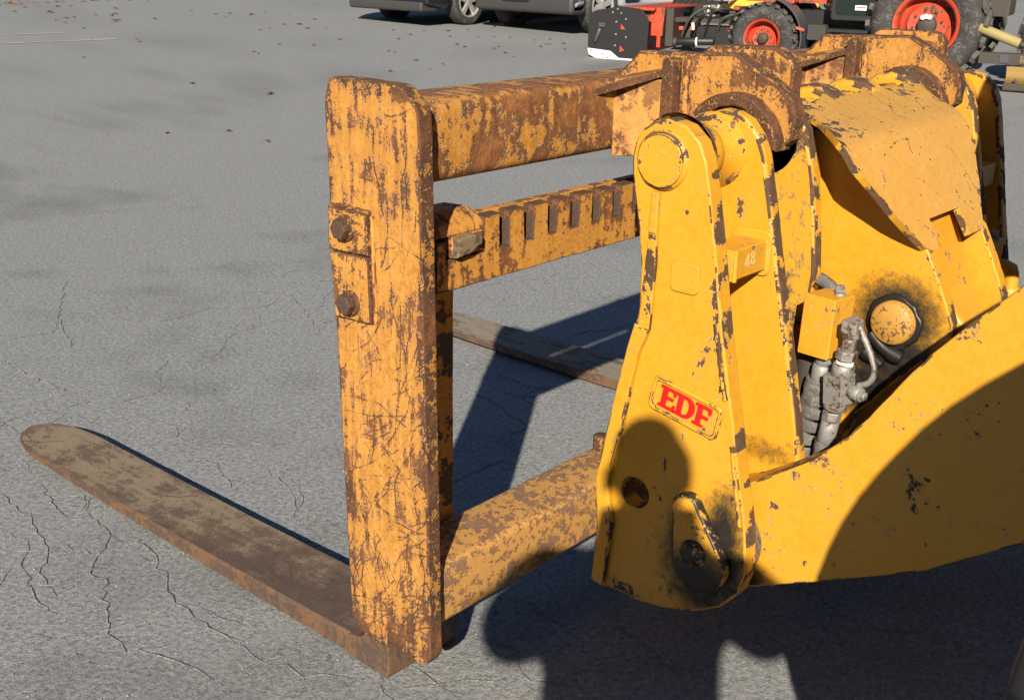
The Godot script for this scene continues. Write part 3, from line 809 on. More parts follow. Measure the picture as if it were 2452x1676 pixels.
		box(mb, Vector3(hx - 0.018, 1.175, -1.352), Vector3(0.036, 0.225, 0.03), 0.005, M.frame_edge)
		part(f, "stiffener", mb)
		weld(f, [Vector3(hx - 0.002, 1.07, -1.325), Vector3(hx - 0.002, 1.18, -1.326), Vector3(hx - 0.002, 1.285, -1.326)], 0.008, M.frame)
		mb = MB.new()
		var fa := Vector3(hx - 0.155, 1.226, -1.446); var fb := Vector3(hx - 0.002, 1.271, -1.350); var fc := Vector3(hx - 0.002, 1.2445, -1.47)
		var dn := Vector3(0, -0.014, 0)
		for tr in [[fa, fb, fc]]:
			mb.flat(M.beam, tr[0], tr[1], tr[2], Vector3.UP); mb.flat(M.frame, tr[0] + dn, tr[1] + dn, tr[2] + dn, Vector3.DOWN)
		for ed in [[fa, fb, Vector3(-0.5, 0, 1)], [fb, fc, Vector3(1, 0, 0)], [fc, fa, Vector3(-1, 0, -1)]]:
			mb.flat(M.frame_edge, ed[0], ed[1], ed[1] + dn, ed[2]); mb.flat(M.frame_edge, ed[0], ed[1] + dn, ed[0] + dn, ed[2])
		part(f, "gusset_flange", mb)
		mb = MB.new()
		var ga := Vector3(hx - 0.085, 1.162, -1.449); var gb := Vector3(hx - 0.012, 1.162, -1.366)
		var gd := (gb - ga).normalized()
		box(mb, (ga + gb) / 2, Vector3(ga.distance_to(gb), 0.160, 0.014), 0.002, M.frame, Basis(gd, Vector3.UP, gd.cross(Vector3.UP)))
		part(f, "gusset", mb)
		mb = MB.new()
		var ring := PackedVector2Array()
		for k2 in 15: ring.append(Vector2(-1.197, 1.125) + Vector2.from_angle(deg_to_rad(2 + k2 * 12)) * 0.108)
		for k2 in 15: ring.append(Vector2(-1.197, 1.125) + Vector2.from_angle(deg_to_rad(170 - k2 * 12)) * 0.080)
		ext(mb, rough(ring, 0.012, 0.0012), yz(hx), -0.03, 0.034, 0.006, M.saddle, M.saddle)
		part(f, "pin_saddle", mb)
		n += 1
	mb = MB.new()
	ext(mb, rough(rounded([Vector2(-1.43, 1.10), Vector2(-1.40, 1.272), Vector2(-1.365, 1.306), Vector2(-1.20, 1.312), Vector2(-1.158, 1.285), Vector2(-1.150, 1.08)], 0.02), 0.02, 0.001), yz(2.20), -0.04, 0.0, 0.008, M.frame, M.frame_edge)
	part(f, "ear_plate", mb)
	weld(f, [Vector3(1.414, 1.10, -1.441), Vector3(1.414, 1.17, -1.441), Vector3(1.414, 1.235, -1.446)], 0.006, M.frame_edge)
	weld(f, [Vector3(1.414, 0.20, -1.416), Vector3(1.414, 0.26, -1.416), Vector3(1.414, 0.318, -1.422)], 0.006, M.frame_edge)
	weld(f, [Vector3(1.376, 1.035, -1.655), Vector3(1.374, 1.036, -1.60), Vector3(1.374, 1.034, -1.544)], 0.0045, M.frame_edge)
	weld(f, [Vector3(1.374, 1.03, -1.540), Vector3(1.374, 0.93, -1.538), Vector3(1.374, 0.825, -1.535)], 0.0045, M.frame)
	# little vertical pin stub on the lower beam by the coupler
	mb = MB.new()
	cyl(mb, Vector3(2.10, 0.32, -1.53), Vector3(2.10, 0.368, -1.53), 0.020, M.frame_edge)
	part(f, "pin_stub", mb)

func build_fork(x0: float, label: String):
	var f := thing("fork_tine", label, "fork", Vector3(x0, 0, -1.58), 0.0, "forks hung on the frame")
	var mb := MB.new()
	var w := 0.206
	if x0 > 2.0:
		M.blade_far = worn(160, 1024, {lite = true, rect = Rect2(0, 0, w, 1.762), paint = R.blade_grey, stained = R.blade_mid, primer = R.blade_mid, rust = R.blade_mid, base = 40, a = [0.6, 0.4, 0.5, 0.5], pale = 50, stain = 34, seed = 95, gloss = 190, bump = 2.0, spots = [[0.1, 0.3, 0.16, 0.4, 60], [0.16, 0.9, 0.05, 0.3, 40]]})
	# blade: a grid over its length, thick at the heel, tip rounded and thin
	var rows := []
	var L := 1.762
	for i in 61:
		var t := i / 60.0
		var d := L * t
		var hw := w / 2
		if d > L - 0.28: hw *= sqrt(maxf(0.0, 1.0 - pow((d - (L - 0.28)) / 0.28, 2.6)))
		var th := lerpf(0.058, 0.012, t)
		var y0 := lerpf(0.004, 0.030, t * t)
		var pr := []
		for q in [[-1.0, 0.12], [-1.0, 0.86], [-0.93, 1.0], [-0.4, 1.0], [0.4, 1.0], [0.93, 1.0], [1.0, 0.86], [1.0, 0.12], [0.9, 0.0], [-0.9, 0.0]]:
			pr.append(Vector3(x0 + w / 2 + q[0] * hw, y0 + th * q[1] + rng.randf_range(-0.0006, 0.0006), -1.565 - d))
		rows.append(pr)
	if not M.has("blade"):
		M.blade = worn(200, 1500, {rect = Rect2(0, 0, w, L), paint = R.blade_dust, stained = R.blade_mid, primer = R.blade_mid, rust = R.blade_dark, base = 58, a = [0.5, 0.3, 0.45, 0.25], pale = 60, stain = 30, seed = 91, gloss = 170, dull = 150, scratches = 12, bump = 2.0,
			spots = [[0.10, 0.15, 0.16, 0.40, 90], [0.03, 0.55, 0.06, 0.3, 62], [0.12, 0.45, 0.07, 0.2, 26], [0.015, 0.85, 0.03, 0.25, 60], [0.02, 1.2, 0.02, 0.2, 30], [0.19, 1.0, 0.015, 0.1, 24], [0.16, 0.75, 0.05, 0.12, 18], [0.1, 1.55, 0.1, 0.12, -26], [0.12, 1.2, 0.08, 0.25, -16]]})
	for i in 60:
		for j in 10:
			var a: Vector3 = rows[i][j]; var b: Vector3 = rows[i][(j + 1) % 10]; var c: Vector3 = rows[i + 1][(j + 1) % 10]; var d: Vector3 = rows[i + 1][j]
			var mid := (a + b + c + d) / 4; var ctr: Vector3 = (rows[i][0] + rows[i][6]) / 2
			var out := mid - Vector3(x0 + w / 2, (rows[i][0].y + rows[i][2].y) / 2, mid.z)
			if j in [3, 4]: out = Vector3.UP
			if j in [2, 3, 4]:
				var uv := func(q: Vector3) -> Vector2: return Vector2((q.x - x0) / w, 1.0 + (q.z + 1.565) / L)
				var nn := (b - a).cross(c - a).normalized()
				if nn.y < 0: nn = -nn
				var bm = M.blade_far if x0 > 2.0 else M.blade
				mb.tri(bm, a, b, c, nn, nn, nn, uv.call(a), uv.call(b), uv.call(c)); mb.tri(bm, a, c, d, nn, nn, nn, uv.call(a), uv.call(c), uv.call(d))
			else:
				mb.flat(M.steel, a, b, c, out); mb.flat(M.steel, a, c, d, out)
	for s in 2:
		var pr: Array = rows[0] if s == 0 else rows[60]
		for j in range(1, 9):
			mb.flat(M.steel, pr[0], pr[j], pr[j + 1], Vector3(0, 0, 1 if s == 0 else -1))
	part(f, "blade", mb)
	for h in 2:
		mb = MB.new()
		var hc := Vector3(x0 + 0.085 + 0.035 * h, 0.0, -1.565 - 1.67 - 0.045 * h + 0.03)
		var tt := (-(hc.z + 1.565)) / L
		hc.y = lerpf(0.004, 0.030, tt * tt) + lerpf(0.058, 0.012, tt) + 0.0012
		lathe(mb, [Vector2(0.011, 0.0), Vector2(0.0, 0.0002)], along(hc, Vector3.UP), 14, M.clay)  # flat disc on the blade, its colour stands for the shade in a hole
		part(f, "painted_lifting_hole", mb)
	mb = MB.new()
	ext(mb, rough(rounded([Vector2(-1.567, 0.17), Vector2(-1.567, 0.96), Vector2(-1.625, 0.96), Vector2(-1.625, 0.17)], 0.008), 0.04, 0.0008), yz(x0 + 0.002), -(w - 0.004), 0.0, 0.004, M.shank, M.shank)
	part(f, "shank", mb)
	mb = MB.new()
	ext(mb, rough(rounded([Vector2(-1.562, 0.001), Vector2(-1.562, 0.20), Vector2(-1.628, 0.20), Vector2(-1.634, 0.085), Vector2(-1.66, 0.066), Vector2(-1.70, 0.058), Vector2(-1.70, 0.003)], 0.014), 0.03, 0.0006), yz(x0 - 0.002), -(w + 0.004), 0.0, 0.005, M.steel, M.steel)
	part(f, "heel", mb)
	mb = MB.new()
	ext(mb, rough(rounded([Vector2(-1.625, 0.90), Vector2(-1.625, 0.985), Vector2(-1.602, 1.012), Vector2(-1.53, 1.015), Vector2(-1.494, 0.998), Vector2(-1.480, 0.974), Vector2(-1.567, 0.970), Vector2(-1.567, 0.90)], 0.016), 0.03, 0.0006), yz(x0), -w, 0.0, 0.004, M.frame, M.frame)
	part(f, "hook", mb)
	# locking pin block seated in the notched rail
	mb = MB.new()
	var lx := x0 + 0.114
	ext(mb, rough(V([lx - 0.002, 0.934, lx, 0.972, lx + 0.042, 0.978, lx + 0.070, 0.970, lx + 0.068, 0.952, lx + 0.030, 0.936]), 0.010, 0.002), xy(-1.478), -0.02, 0.013, 0.007, M.clay, M.clay)
	box(mb, Vector3(lx + 0.040, 0.955, -1.492), Vector3(0.088, 0.042, 0.024), 0.004, M.frame)
	part(f, "locking_pin", mb)

# ------------------------------------------------------------------ quick coupler
const ARM := [-1.193, 1.204, -1.222, 1.196, -1.248, 1.178, -1.264, 1.155, -1.271, 1.125, -1.268, 1.09, -1.258, 1.04, -1.244, 0.973, -1.236, 0.91, -1.236, 0.83, -1.250, 0.73, -1.270, 0.63, -1.292, 0.53, -1.308, 0.434, -1.302, 0.317, -1.310, 0.20, -1.290, 0.172, -1.250, 0.180, -1.203, 0.176, -1.138, 0.184, -1.059, 0.207, -0.995, 0.245, -0.958, 0.290, -0.944, 0.345, -0.956, 0.442, -0.980, 0.539, -1.000, 0.634, -1.020, 0.72, -1.042, 0.82, -1.068, 0.96, -1.088, 1.06, -1.104, 1.130, -1.122, 1.168, -1.152, 1.194]

func build_coupler():
	var q := thing("quick_coupler", "bright yellow chipped quick coupler with red letters EDF and a greasy lower pin", "quick coupler", Vector3(2.5, 0.0, -1.15))
	var ap := rough(V(ARM), 0.016, 0.0007)
	var ar := bounds(ap)
	var am := worn(416, 1120, {rect = ar, poly = ap, paint = R.yellow, stained = R.yellow_dirty, primer = R.primer, rust = R.brown, base = 0, a = [0.35, 0.75, 0.35, 0.1], edge = [86, 0.0065], pale = 7, stain = 46, seed = 51, gain = 1.70, scratches = 46, scratch_depth = 0.5, gloss = 95, dull = 205, bump = 2.0,
		spots = [[-1.066, 0.90, 0.006, 0.05, 100], [-1.056, 0.83, 0.005, 0.05, 84], [-1.046, 0.77, 0.006, 0.05, 100], [-1.036, 0.72, 0.005, 0.03, 90], [-1.045, 0.86, 0.004, 0.03, 80], [-1.036, 0.80, 0.004, 0.03, 80], [-1.055, 0.93, 0.006, 0.014, 90], [-1.14, 1.035, 0.008, 0.006, 120], [-1.08, 1.12, 0.012, 0.03, 60], [-1.18, 1.195, 0.06, 0.010, 60], [-1.075, 0.785, 0.020, 0.05, 58], [-1.083, 0.74, 0.016, 0.03, 45], [-1.034, 0.715, 0.005, 0.012, 110], [-1.05, 0.60, 0.004, 0.018, 100], [-1.148, 0.515, 0.004, 0.022, 80], [-1.17, 0.455, 0.006, 0.006, 120], [-1.155, 0.435, 0.005, 0.005, 110], [-1.2, 0.19, 0.1, 0.02, 40], [-1.24, 0.2, 0.06, 0.03, 46], [-0.965, 0.3, 0.03, 0.05, 55], [-0.99, 0.5, 0.006, 0.04, 70], [-1.12, 0.24, 0.08, 0.03, 40]],
		grease = [[-1.035, 0.325, 0.098, 0.105, 255], [-1.005, 0.39, 0.045, 0.11, 230], [-1.10, 0.35, 0.032, 0.09, 210], [-1.04, 0.25, 0.09, 0.035, 200], [-0.97, 0.3, 0.03, 0.05, 140], [-1.24, 0.19, 0.05, 0.03, 95]]})
	var mb := MB.new()
	ext(mb, ap, yz(1.80), -0.042, 0.0, 0.005, am, M.yellow_edge, ar, circ(Vector2(-1.217, 0.427), 0.0335, 28))
	tag(part(q, "outer_arm", mb), "outer arm plate with red letters and a round hole")
	# flange bar along its front edge
	mb = MB.new()
	ext(mb, rough(V([-1.199, 0.79, -1.222, 0.735, -1.254, 0.552, -1.279, 0.437, -1.264, 0.335, -1.280, 0.185, -1.310, 0.19, -1.302, 0.317, -1.310, 0.434, -1.293, 0.53, -1.252, 0.73, -1.234, 0.80]), 0.016, 0.0008), yz(1.80), 0.001, 0.016, 0.004, M.yellow, M.yellow_edge)
	part(q, "flange_bar", mb)
	mb = MB.new()
	ext(mb, rough(V([-1.214, 1.065, -1.196, 1.065, -1.196, 0.985, -1.215, 0.985]), 0.016, 0.0008), yz(1.80), 0.001, 0.013, 0.004, M.yellow, M.yellow)
	ext(mb, rough(V([-1.215, 0.985, -1.196, 0.985, -1.195, 0.90, -1.200, 0.79, -1.228, 0.79, -1.222, 0.88]), 0.012, 0.0012), yz(1.80), 0.001, 0.012, 0.004, M.bare_rib, M.bare_rib)
	part(q, "front_rib", mb)
	mb = MB.new()
	ext(mb, rrect(Vector2(-1.163, 0.880), Vector2(-1.100, 0.940), 0.012), yz(1.80), 0.0008, 0.005, 0.0025, M.yellow, M.yellow)
	part(q, "raised_pad", mb)
	# pin with collar at the head of the arm
	mb = MB.new()
	cyl(mb, Vector3(1.99, 1.125, -1.199), Vector3(1.792, 1.125, -1.199), 0.058, M.bare, 40, 0.006)
	part(q, "top_pin", mb)
	mb = MB.new()
	var pc := rough(circ(Vector2(-1.199, 1.125), 0.051, 40), 0.01, 0.0006)
	var pcm := worn(160, 160, {lite = true, rect = bounds(pc), poly = pc, paint = R.yellow, stained = R.yellow_dirty, primer = R.primer, rust = R.brown, base = 0, a = [0.6, 0.9, 0.4, 0.0], edge = [122, 0.0075], pale = 14, stain = 60, seed = 55, gloss = 95, bump = 2.0})
	ext(mb, pc, yz(1.80), 0.004, 0.013, 0.003, pcm, M.bare, bounds(pc))
	part(q, "pin_cap", mb)
	mb = MB.new()
	lathe(mb, [Vector2(0.085, 0.0), Vector2(0.078, 0.02), Vector2(0.06, 0.045), Vector2(0.058, 0.05)], along(Vector3(1.843, 1.125, -1.197), Vector3(1, 0, 0)), 40, M.bare)
	lathe(mb, [Vector2(0.058, 0.0), Vector2(0.06, 0.02), Vector2(0.072, 0.04), Vector2(0.076, 0.05)], along(Vector3(1.92, 1.125, -1.197), Vector3(1, 0, 0)), 40, M.bare)
	part(q, "pin_boss", mb)
	weld(q, [Vector3(1.799, 0.835, -1.057), Vector3(1.798, 0.78, -1.044), Vector3(1.798, 0.73, -1.033), Vector3(1.798, 0.69, -1.022)], 0.0045, M.bare)
	weld(q, [Vector3(1.799, 0.60, -1.000), Vector3(1.798, 0.52, -0.984), Vector3(1.798, 0.44, -0.967)], 0.004, M.yellow_edge)
	build_badge(q)
	build_latch(q)
	# inner ear beside it
	var ep := rough(V([-1.180, 1.208, -1.215, 1.196, -1.245, 1.172, -1.262, 1.14, -1.262, 1.09, -1.245, 0.98, -1.24, 0.83, -1.26, 0.7, -1.29, 0.52, -1.29, 0.3, -1.1, 0.25, -0.93, 0.30, -0.925, 0.45, -0.944, 0.540, -0.962, 0.63, -0.980, 0.712, -1.000, 0.79, -1.018, 0.863, -1.038, 0.95, -1.055, 1.022, -1.069, 1.082, -1.080, 1.128, -1.097, 1.163, -1.122, 1.192, -1.150, 1.205]), 0.016, 0.0007)
	var er := bounds(ep)
	var em := worn(416, 1056, {rect = er, poly = ep, paint = R.yellow, stained = R.yellow_dirty, primer = R.primer, rust = R.brown, base = 0, a = [0.35, 0.75, 0.35, 0.1], edge = [92, 0.0085], pale = 8, stain = 46, seed = 53, gain = 1.60, scratches = 46, scratch_depth = 0.5, gloss = 90, dull = 205, bump = 2.0,
		spots = [[-1.125, 1.02, 0.011, 0.026, 105], [-1.13, 1.165, 0.012, 0.016, 60], [-1.16, 1.19, 0.05, 0.01, 50], [-0.945, 0.62, 0.008, 0.05, 64]],
		grease = [[-1.02, 0.53, 0.09, 0.035, 105], [-0.96, 0.55, 0.05, 0.02, 70]]})
	mb = MB.new()
	ext(mb, ep, yz(1.97), -0.036, 0.0, 0.009, em, M.bare, er)
	tag(part(q, "inner_ear", mb), "inner ear plate with a bare brown rim")
	# spacer block between arm and ear
	mb = MB.new()
	box(mb, Vector3(1.905, 0.938, -1.09), Vector3(0.125, 0.06, 0.07), 0.004, M.yellow, Basis(Vector3.UP, 0.0))
	var sb := part(q, "spacer_block", mb)
	tag(sb, "spacer block with a painted number")
	mb = MB.new()
	var tmn := TextMesh.new(); tmn.text = "48"; tmn.font_size = 32; tmn.pixel_size = 0.0011; tmn.depth = 0.0006; tmn.font = font("Droid Sans", 400)
	var nm := MeshInstance3D.new(); nm.mesh = tmn; nm.material_override = std(Color(0.52, 0.42, 0.2), 0.8); nm.name = "number"
	sb.add_child(nm); nm.position = Vector3(1.902, 0.94, -1.0542); nm.rotation = Vector3(0, 0, 0.12)
	mb = MB.new()
	ext(mb, rrect(Vector2(-1.135, 0.895), Vector2(-1.045, 0.985), 0.015), yz(1.97), 0.001, 0.007, 0.003, M.yellow, M.yellow)
	part(q, "spacer_pad", mb)
	weld(q, [Vector3(1.968, 0.97, -1.055), Vector3(1.966, 0.94, -1.053), Vector3(1.966, 0.908, -1.053)], 0.005, M.yellow)
	weld(q, [Vector3(1.846, 0.97, -1.053), Vector3(1.846, 0.94, -1.053), Vector3(1.846, 0.908, -1.053)], 0.005, M.yellow)
	weld(q, [Vector3(1.93, 1.066, -1.198), Vector3(1.966, 1.063, -1.175), Vector3(1.966, 1.09, -1.142), Vector3(1.966, 1.13, -1.134), Vector3(1.966, 1.17, -1.155)], 0.005, M.yellow)
	# third plate, dirty, behind the hook
	var cp := rough(V([-1.19, 1.222, -1.155, 1.212, -1.125, 1.186, -1.100, 1.160, -1.089, 1.122, -1.080, 1.09, -1.072, 1.057, -1.062, 1.0, -1.053, 0.93, -1.046, 0.858, -1.048, 0.80, -1.05, 0.4, -1.27, 0.4, -1.27, 1.0, -1.29, 1.12, -1.26, 1.19]), 0.018, 0.0008)
	var cr := bounds(cp)
	var cm := worn(256, 704, {rect = cr, poly = cp, paint = R.yellow, stained = R.dust, primer = R.dust, rust = R.brown, base = 6, a = [0.3, 0.7, 0.6, 0.2], edge = [84, 0.007], pale = 9, stain = 24, seed = 57, gloss = 130, dull = 190, bump = 2.5,
		spots = [[-1.13, 1.14, 0.12, 0.045, 130], [-1.11, 0.83, 0.022, 0.03, 95], [-1.09, 0.75, 0.04, 0.05, 120], [-1.08, 0.62, 0.08, 0.1, 120]]})
	mb = MB.new()
	ext(mb, cp, yz(2.165), -0.036, 0.0, 0.009, cm, M.bare, cr)
	tag(part(q, "side_plate", mb), "dirty plate with a grey smeared head")
	# big inner plates that carry the tilt pin
	var ip := rough(V([-1.20, 1.15, -1.10, 1.15, -1.05, 1.12, -0.842, 0.942, -0.822, 0.905, -0.804, 0.871, -0.786, 0.835, -0.770, 0.795, -0.768, 0.765, -0.780, 0.74, -0.80, 0.725, -0.86, 0.66, -0.95, 0.55, -1.0, 0.4, -1.2, 0.35]), 0.018, 0.0006)
	var ir := bounds(ip)
	var im := worn(480, 880, {rect = ir, poly = ip, paint = R.yellow, stained = R.yellow_dirty, primer = R.primer, rust = R.brown, base = 2, a = [0.35, 0.7, 0.35, 0.1], edge = [64, 0.004], pale = 8, stain = 46, seed = 59, gain = 1.40, scratches = 46, scratch_depth = 0.5, gloss = 90, bump = 2.0, spots = [[-0.83, 0.925, 0.015, 0.02, 90], [-0.80, 0.86, 0.008, 0.02, 80]],
		grease = [[-0.885, 0.785, 0.09, 0.082, 245], [-0.89, 0.70, 0.12, 0.07, 255], [-0.93, 0.62, 0.1, 0.07, 250]]})
	for ix in [2.23, 2.52]:
		mb = MB.new()
		ext(mb, ip, yz(ix), -0.036, 0.0, 0.004, im if ix < 2.4 else M.yellow, M.yellow_edge, ir)
		part(q, "tilt_plate", mb)
	mb = MB.new()
	ext(mb, rough(circ(Vector2(-0.887, 0.778), 0.059, 40), 0.009, 0.0028), yz(2.23), 0.0, 0.010, 0.006, M.grease, M.grease)
	tube(mb, [Vector3(2.222, 0.745, -0.93), Vector3(2.22, 0.72, -0.90), Vector3(2.222, 0.705, -0.86)], 0.014, M.grease, 8, 0.2)
	tube(mb, [Vector3(2.224, 0.70, -0.94), Vector3(2.222, 0.68, -0.90)], 0.013, M.grease, 8, 0.2)
	part(q, "grease", mb)
	mb = MB.new()
	cyl(mb, Vector3(2.60, 0.780, -0.885), Vector3(2.200, 0.780, -0.885), 0.046, M.pin, 36, 0.006)
	var tp := part(q, "tilt_pin", mb)
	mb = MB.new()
	lathe(mb, [Vector2(0.004, 0.0), Vector2(0.0, 0.0001)], along(Vector3(2.1985, 0.782, -0.886), Vector3(-1, 0, 0)), 10, M.clay)  # no bore cut: a flat disc coloured for the dark inside it
	part(tp, "painted_centre_hole", mb)
	mb = MB.new()
	var wa := Vector2(-0.908, 0.985); var wb := Vector2(-0.832, 0.79)
	var wd := (wb - wa).normalized()
	box(mb, Vector3(2.385, (wa.y + wb.y) / 2, (wa.x + wb.x) / 2), Vector3(0.235, wa.distance_to(wb), 0.012), 0.002, M.yellow, Basis(Vector3(1, 0, 0), Vector3(0, -wd.y, -wd.x), Vector3(0, wd.x, -wd.y)))
	part(q, "inner_web", mb)
	# curved tilt link between the tilt plates
	mb = MB.new()
	ext(mb, rough(rounded([Vector2(-1.0, 0.80), Vector2(-0.95, 0.858), Vector2(-0.90, 0.862), Vector2(-0.85, 0.838), Vector2(-0.81, 0.80), Vector2(-0.70, 0.70), Vector2(-0.74, 0.64), Vector2(-0.85, 0.74), Vector2(-0.95, 0.77)], 0.02), 0.02, 0.0008), yz(2.33), -0.14, 0.0, 0.012, M.yellow, M.yellow)
	part(q, "tilt_link", mb)
	# lobed tube head and the bent cover plate over the middle
	for lx in [2.335, 2.53, 2.765]:
		mb = MB.new()
		ext(mb, rough(circ(Vector2(-1.19, 1.130), 0.097, 40), 0.02, 0.0008), yz(lx), -0.07, 0.0, 0.018, M.yellow, M.bare)
		part(q, "head_lobe", mb)
	mb = MB.new()
	cyl(mb, Vector3(2.165, 1.125, -1.19), Vector3(2.90, 1.125, -1.19), 0.075, M.yellow_edge, 36)
	part(q, "head_tube", mb)
	build_cover(q)
	# far half: the same plates again
	mb = MB.new()
	ext(mb, ep, yz(3.04), -0.036, 0.0, 0.007, M.yellow, M.yellow_edge, er)
	part(q, "inner_ear", mb)
	var fp := PackedVector2Array()
	for v in ap: fp.append(v + Vector2(0.02, 0.0))
	mb = MB.new()
	ext(mb, fp, yz(3.22), -0.042, 0.0, 0.009, M.yellow, M.bare, ar)
	tag(part(q, "outer_arm", mb), "far outer arm, its inner face in shade")
	mb = MB.new()
	cyl(mb, Vector3(3.03, 1.125, -1.199), Vector3(3.27, 1.125, -1.199), 0.062, M.yellow_edge, 36, 0.006)
	part(q, "top_pin", mb)
	mb = MB.new()
	box(mb, Vector3(3.14, 0.938, -1.09), Vector3(0.13, 0.06, 0.07), 0.004, M.yellow)
	part(q, "spacer_block", mb)
	# lower cross tube and back wall
	mb = MB.new()
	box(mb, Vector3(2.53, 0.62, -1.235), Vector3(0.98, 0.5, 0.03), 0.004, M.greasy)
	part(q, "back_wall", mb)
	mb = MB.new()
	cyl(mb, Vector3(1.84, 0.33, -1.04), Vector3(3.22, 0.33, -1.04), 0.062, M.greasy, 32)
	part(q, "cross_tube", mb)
	build_valve(q)

func font(n: String, wt: int) -> SystemFont:
	var f := SystemFont.new()
	f.font_names = PackedStringArray([n]); f.font_weight = wt
	return f

func build_badge(q: Node3D):
	# frame of the badge lies askew on the arm: axes along its long and short side
	var a := Vector2(-1.186, 0.703); var b := Vector2(-1.019, 0.672); var d := Vector2(-1.199, 0.629)
	var ux := (b - a).normalized(); var uy := Vector2(-ux.y, ux.x)
	var fr := Transform3D(Basis(Vector3(0, ux.y, ux.x), Vector3(0, uy.y, uy.x), Vector3(-1, 0, 0)), Vector3(1.80, (a.y + b.y) / 2 - 0.037 * uy.y, (a.x + b.x) / 2 - 0.037 * uy.x))
	var mb := MB.new()
	ext(mb, rough(rrect(Vector2(-0.083, -0.037), Vector2(0.083, 0.037), 0.014), 0.012, 0.0005), fr, 0.0, 0.008, 0.004, M.yellow, M.yellow_edge, Rect2(0, 0, 1, 1), rrect(Vector2(-0.073, -0.028), Vector2(0.073, 0.028), 0.008))
	var bd := part(q, "name_plate", mb)
	mb = MB.new()
	ext(mb, rrect(Vector2(-0.075, -0.030), Vector2(0.075, 0.030), 0.008), fr, 0.0, 0.0022, 0.0, M.yellow, M.yellow)
	part(bd, "name_panel", mb)
	var k := 0
	var heavy := FontVariation.new(); heavy.base_font = font("Droid Serif", 700); heavy.variation_embolden = 0.35
	for s in ["E", "D", "F"]:
		var t := TextMesh.new()
		t.text = s; t.font_size = 64; t.pixel_size = 0.00096; t.depth = 0.006; t.curve_step = 2.0; t.font = heavy
		var o := MeshInstance3D.new(); o.mesh = t; o.material_override = M.red; o.name = "letter"
		bd.add_child(o, true)
		o.transform = Transform3D(fr.basis.scaled_local(Vector3(1.05, 1.0, 1.0)), fr * Vector3(-0.042 + 0.041 * k, -0.001, 0.004))
		k += 1

func build_latch(q: Node3D):
	# teardrop keeper over the lower pin
	var top_c := Vector2(-1.079, 0.447); var low_c := Vector2(-1.043, 0.338)
	var p := PackedVector2Array()
	var ax := (top_c - low_c).angle()
	for i in 13: p.append(top_c + Vector2.from_angle(ax - PI / 2 + PI * i / 12 + 0.0) * 0.032)
	for i in 19: p.append(low_c + Vector2.from_angle(ax + PI / 2 + PI * i / 18) * 0.064)
	p = rough(p, 0.012, 0.0007)
	var r := bounds(p)
	var m := worn(256, 400, {lite = true, rect = r, poly = p, paint = R.yellow, stained = R.yellow_dirty, primer = R.dust, rust = R.brown, base = 34, a = [0.7, 0.8, 0.5, 0.2], edge = [50, 0.004], pale = 8, stain = 40, seed = 61, gloss = 110, dull = 160, bump = 3.0, grease = [[-1.035, 0.285, 0.11, 0.075, 255]]})
	var mb := MB.new()
	ext(mb, p, yz(1.80), 0.0, 0.026, 0.006, m, M.greasy, r)
	var l := part(q, "pin_keeper", mb)
	mb = MB.new()
	lathe(mb, [Vector2(0.026, 0.0), Vector2(0.026, 0.005), Vector2(0.024, 0.006), Vector2(0.0, 0.006)], along(Vector3(1.774, 0.447, -1.079), Vector3(-1, 0, 0)), 28, M.yellow)
	part(l, "washer", mb)
	mb = MB.new()
	hexbolt(mb, Vector3(1.769, 0.446, -1.078), Vector3(-1, 0, 0), 0.0155, 0.014, M.yellow, 1.15)
	part(l, "bolt", mb)
	mb = MB.new()
	lathe(mb, [Vector2(0.030, 0.0), Vector2(0.026, 0.008), Vector2(0.016, 0.013), Vector2(0.0, 0.015)], along(Vector3(1.774, 0.358, -1.052), Vector3(-1, 0, 0)), 24, M.greasy)
	part(l, "pin_end", mb)
	mb = MB.new()
	lathe(mb, [Vector2(0.088, 0.0), Vector2(0.088, 0.016), Vector2(0.0, 0.016)], along(Vector3(1.858, 0.374, -1.035), Vector3(-1, 0, 0)), 40, M.clay)
	part(q, "side_washer", mb)

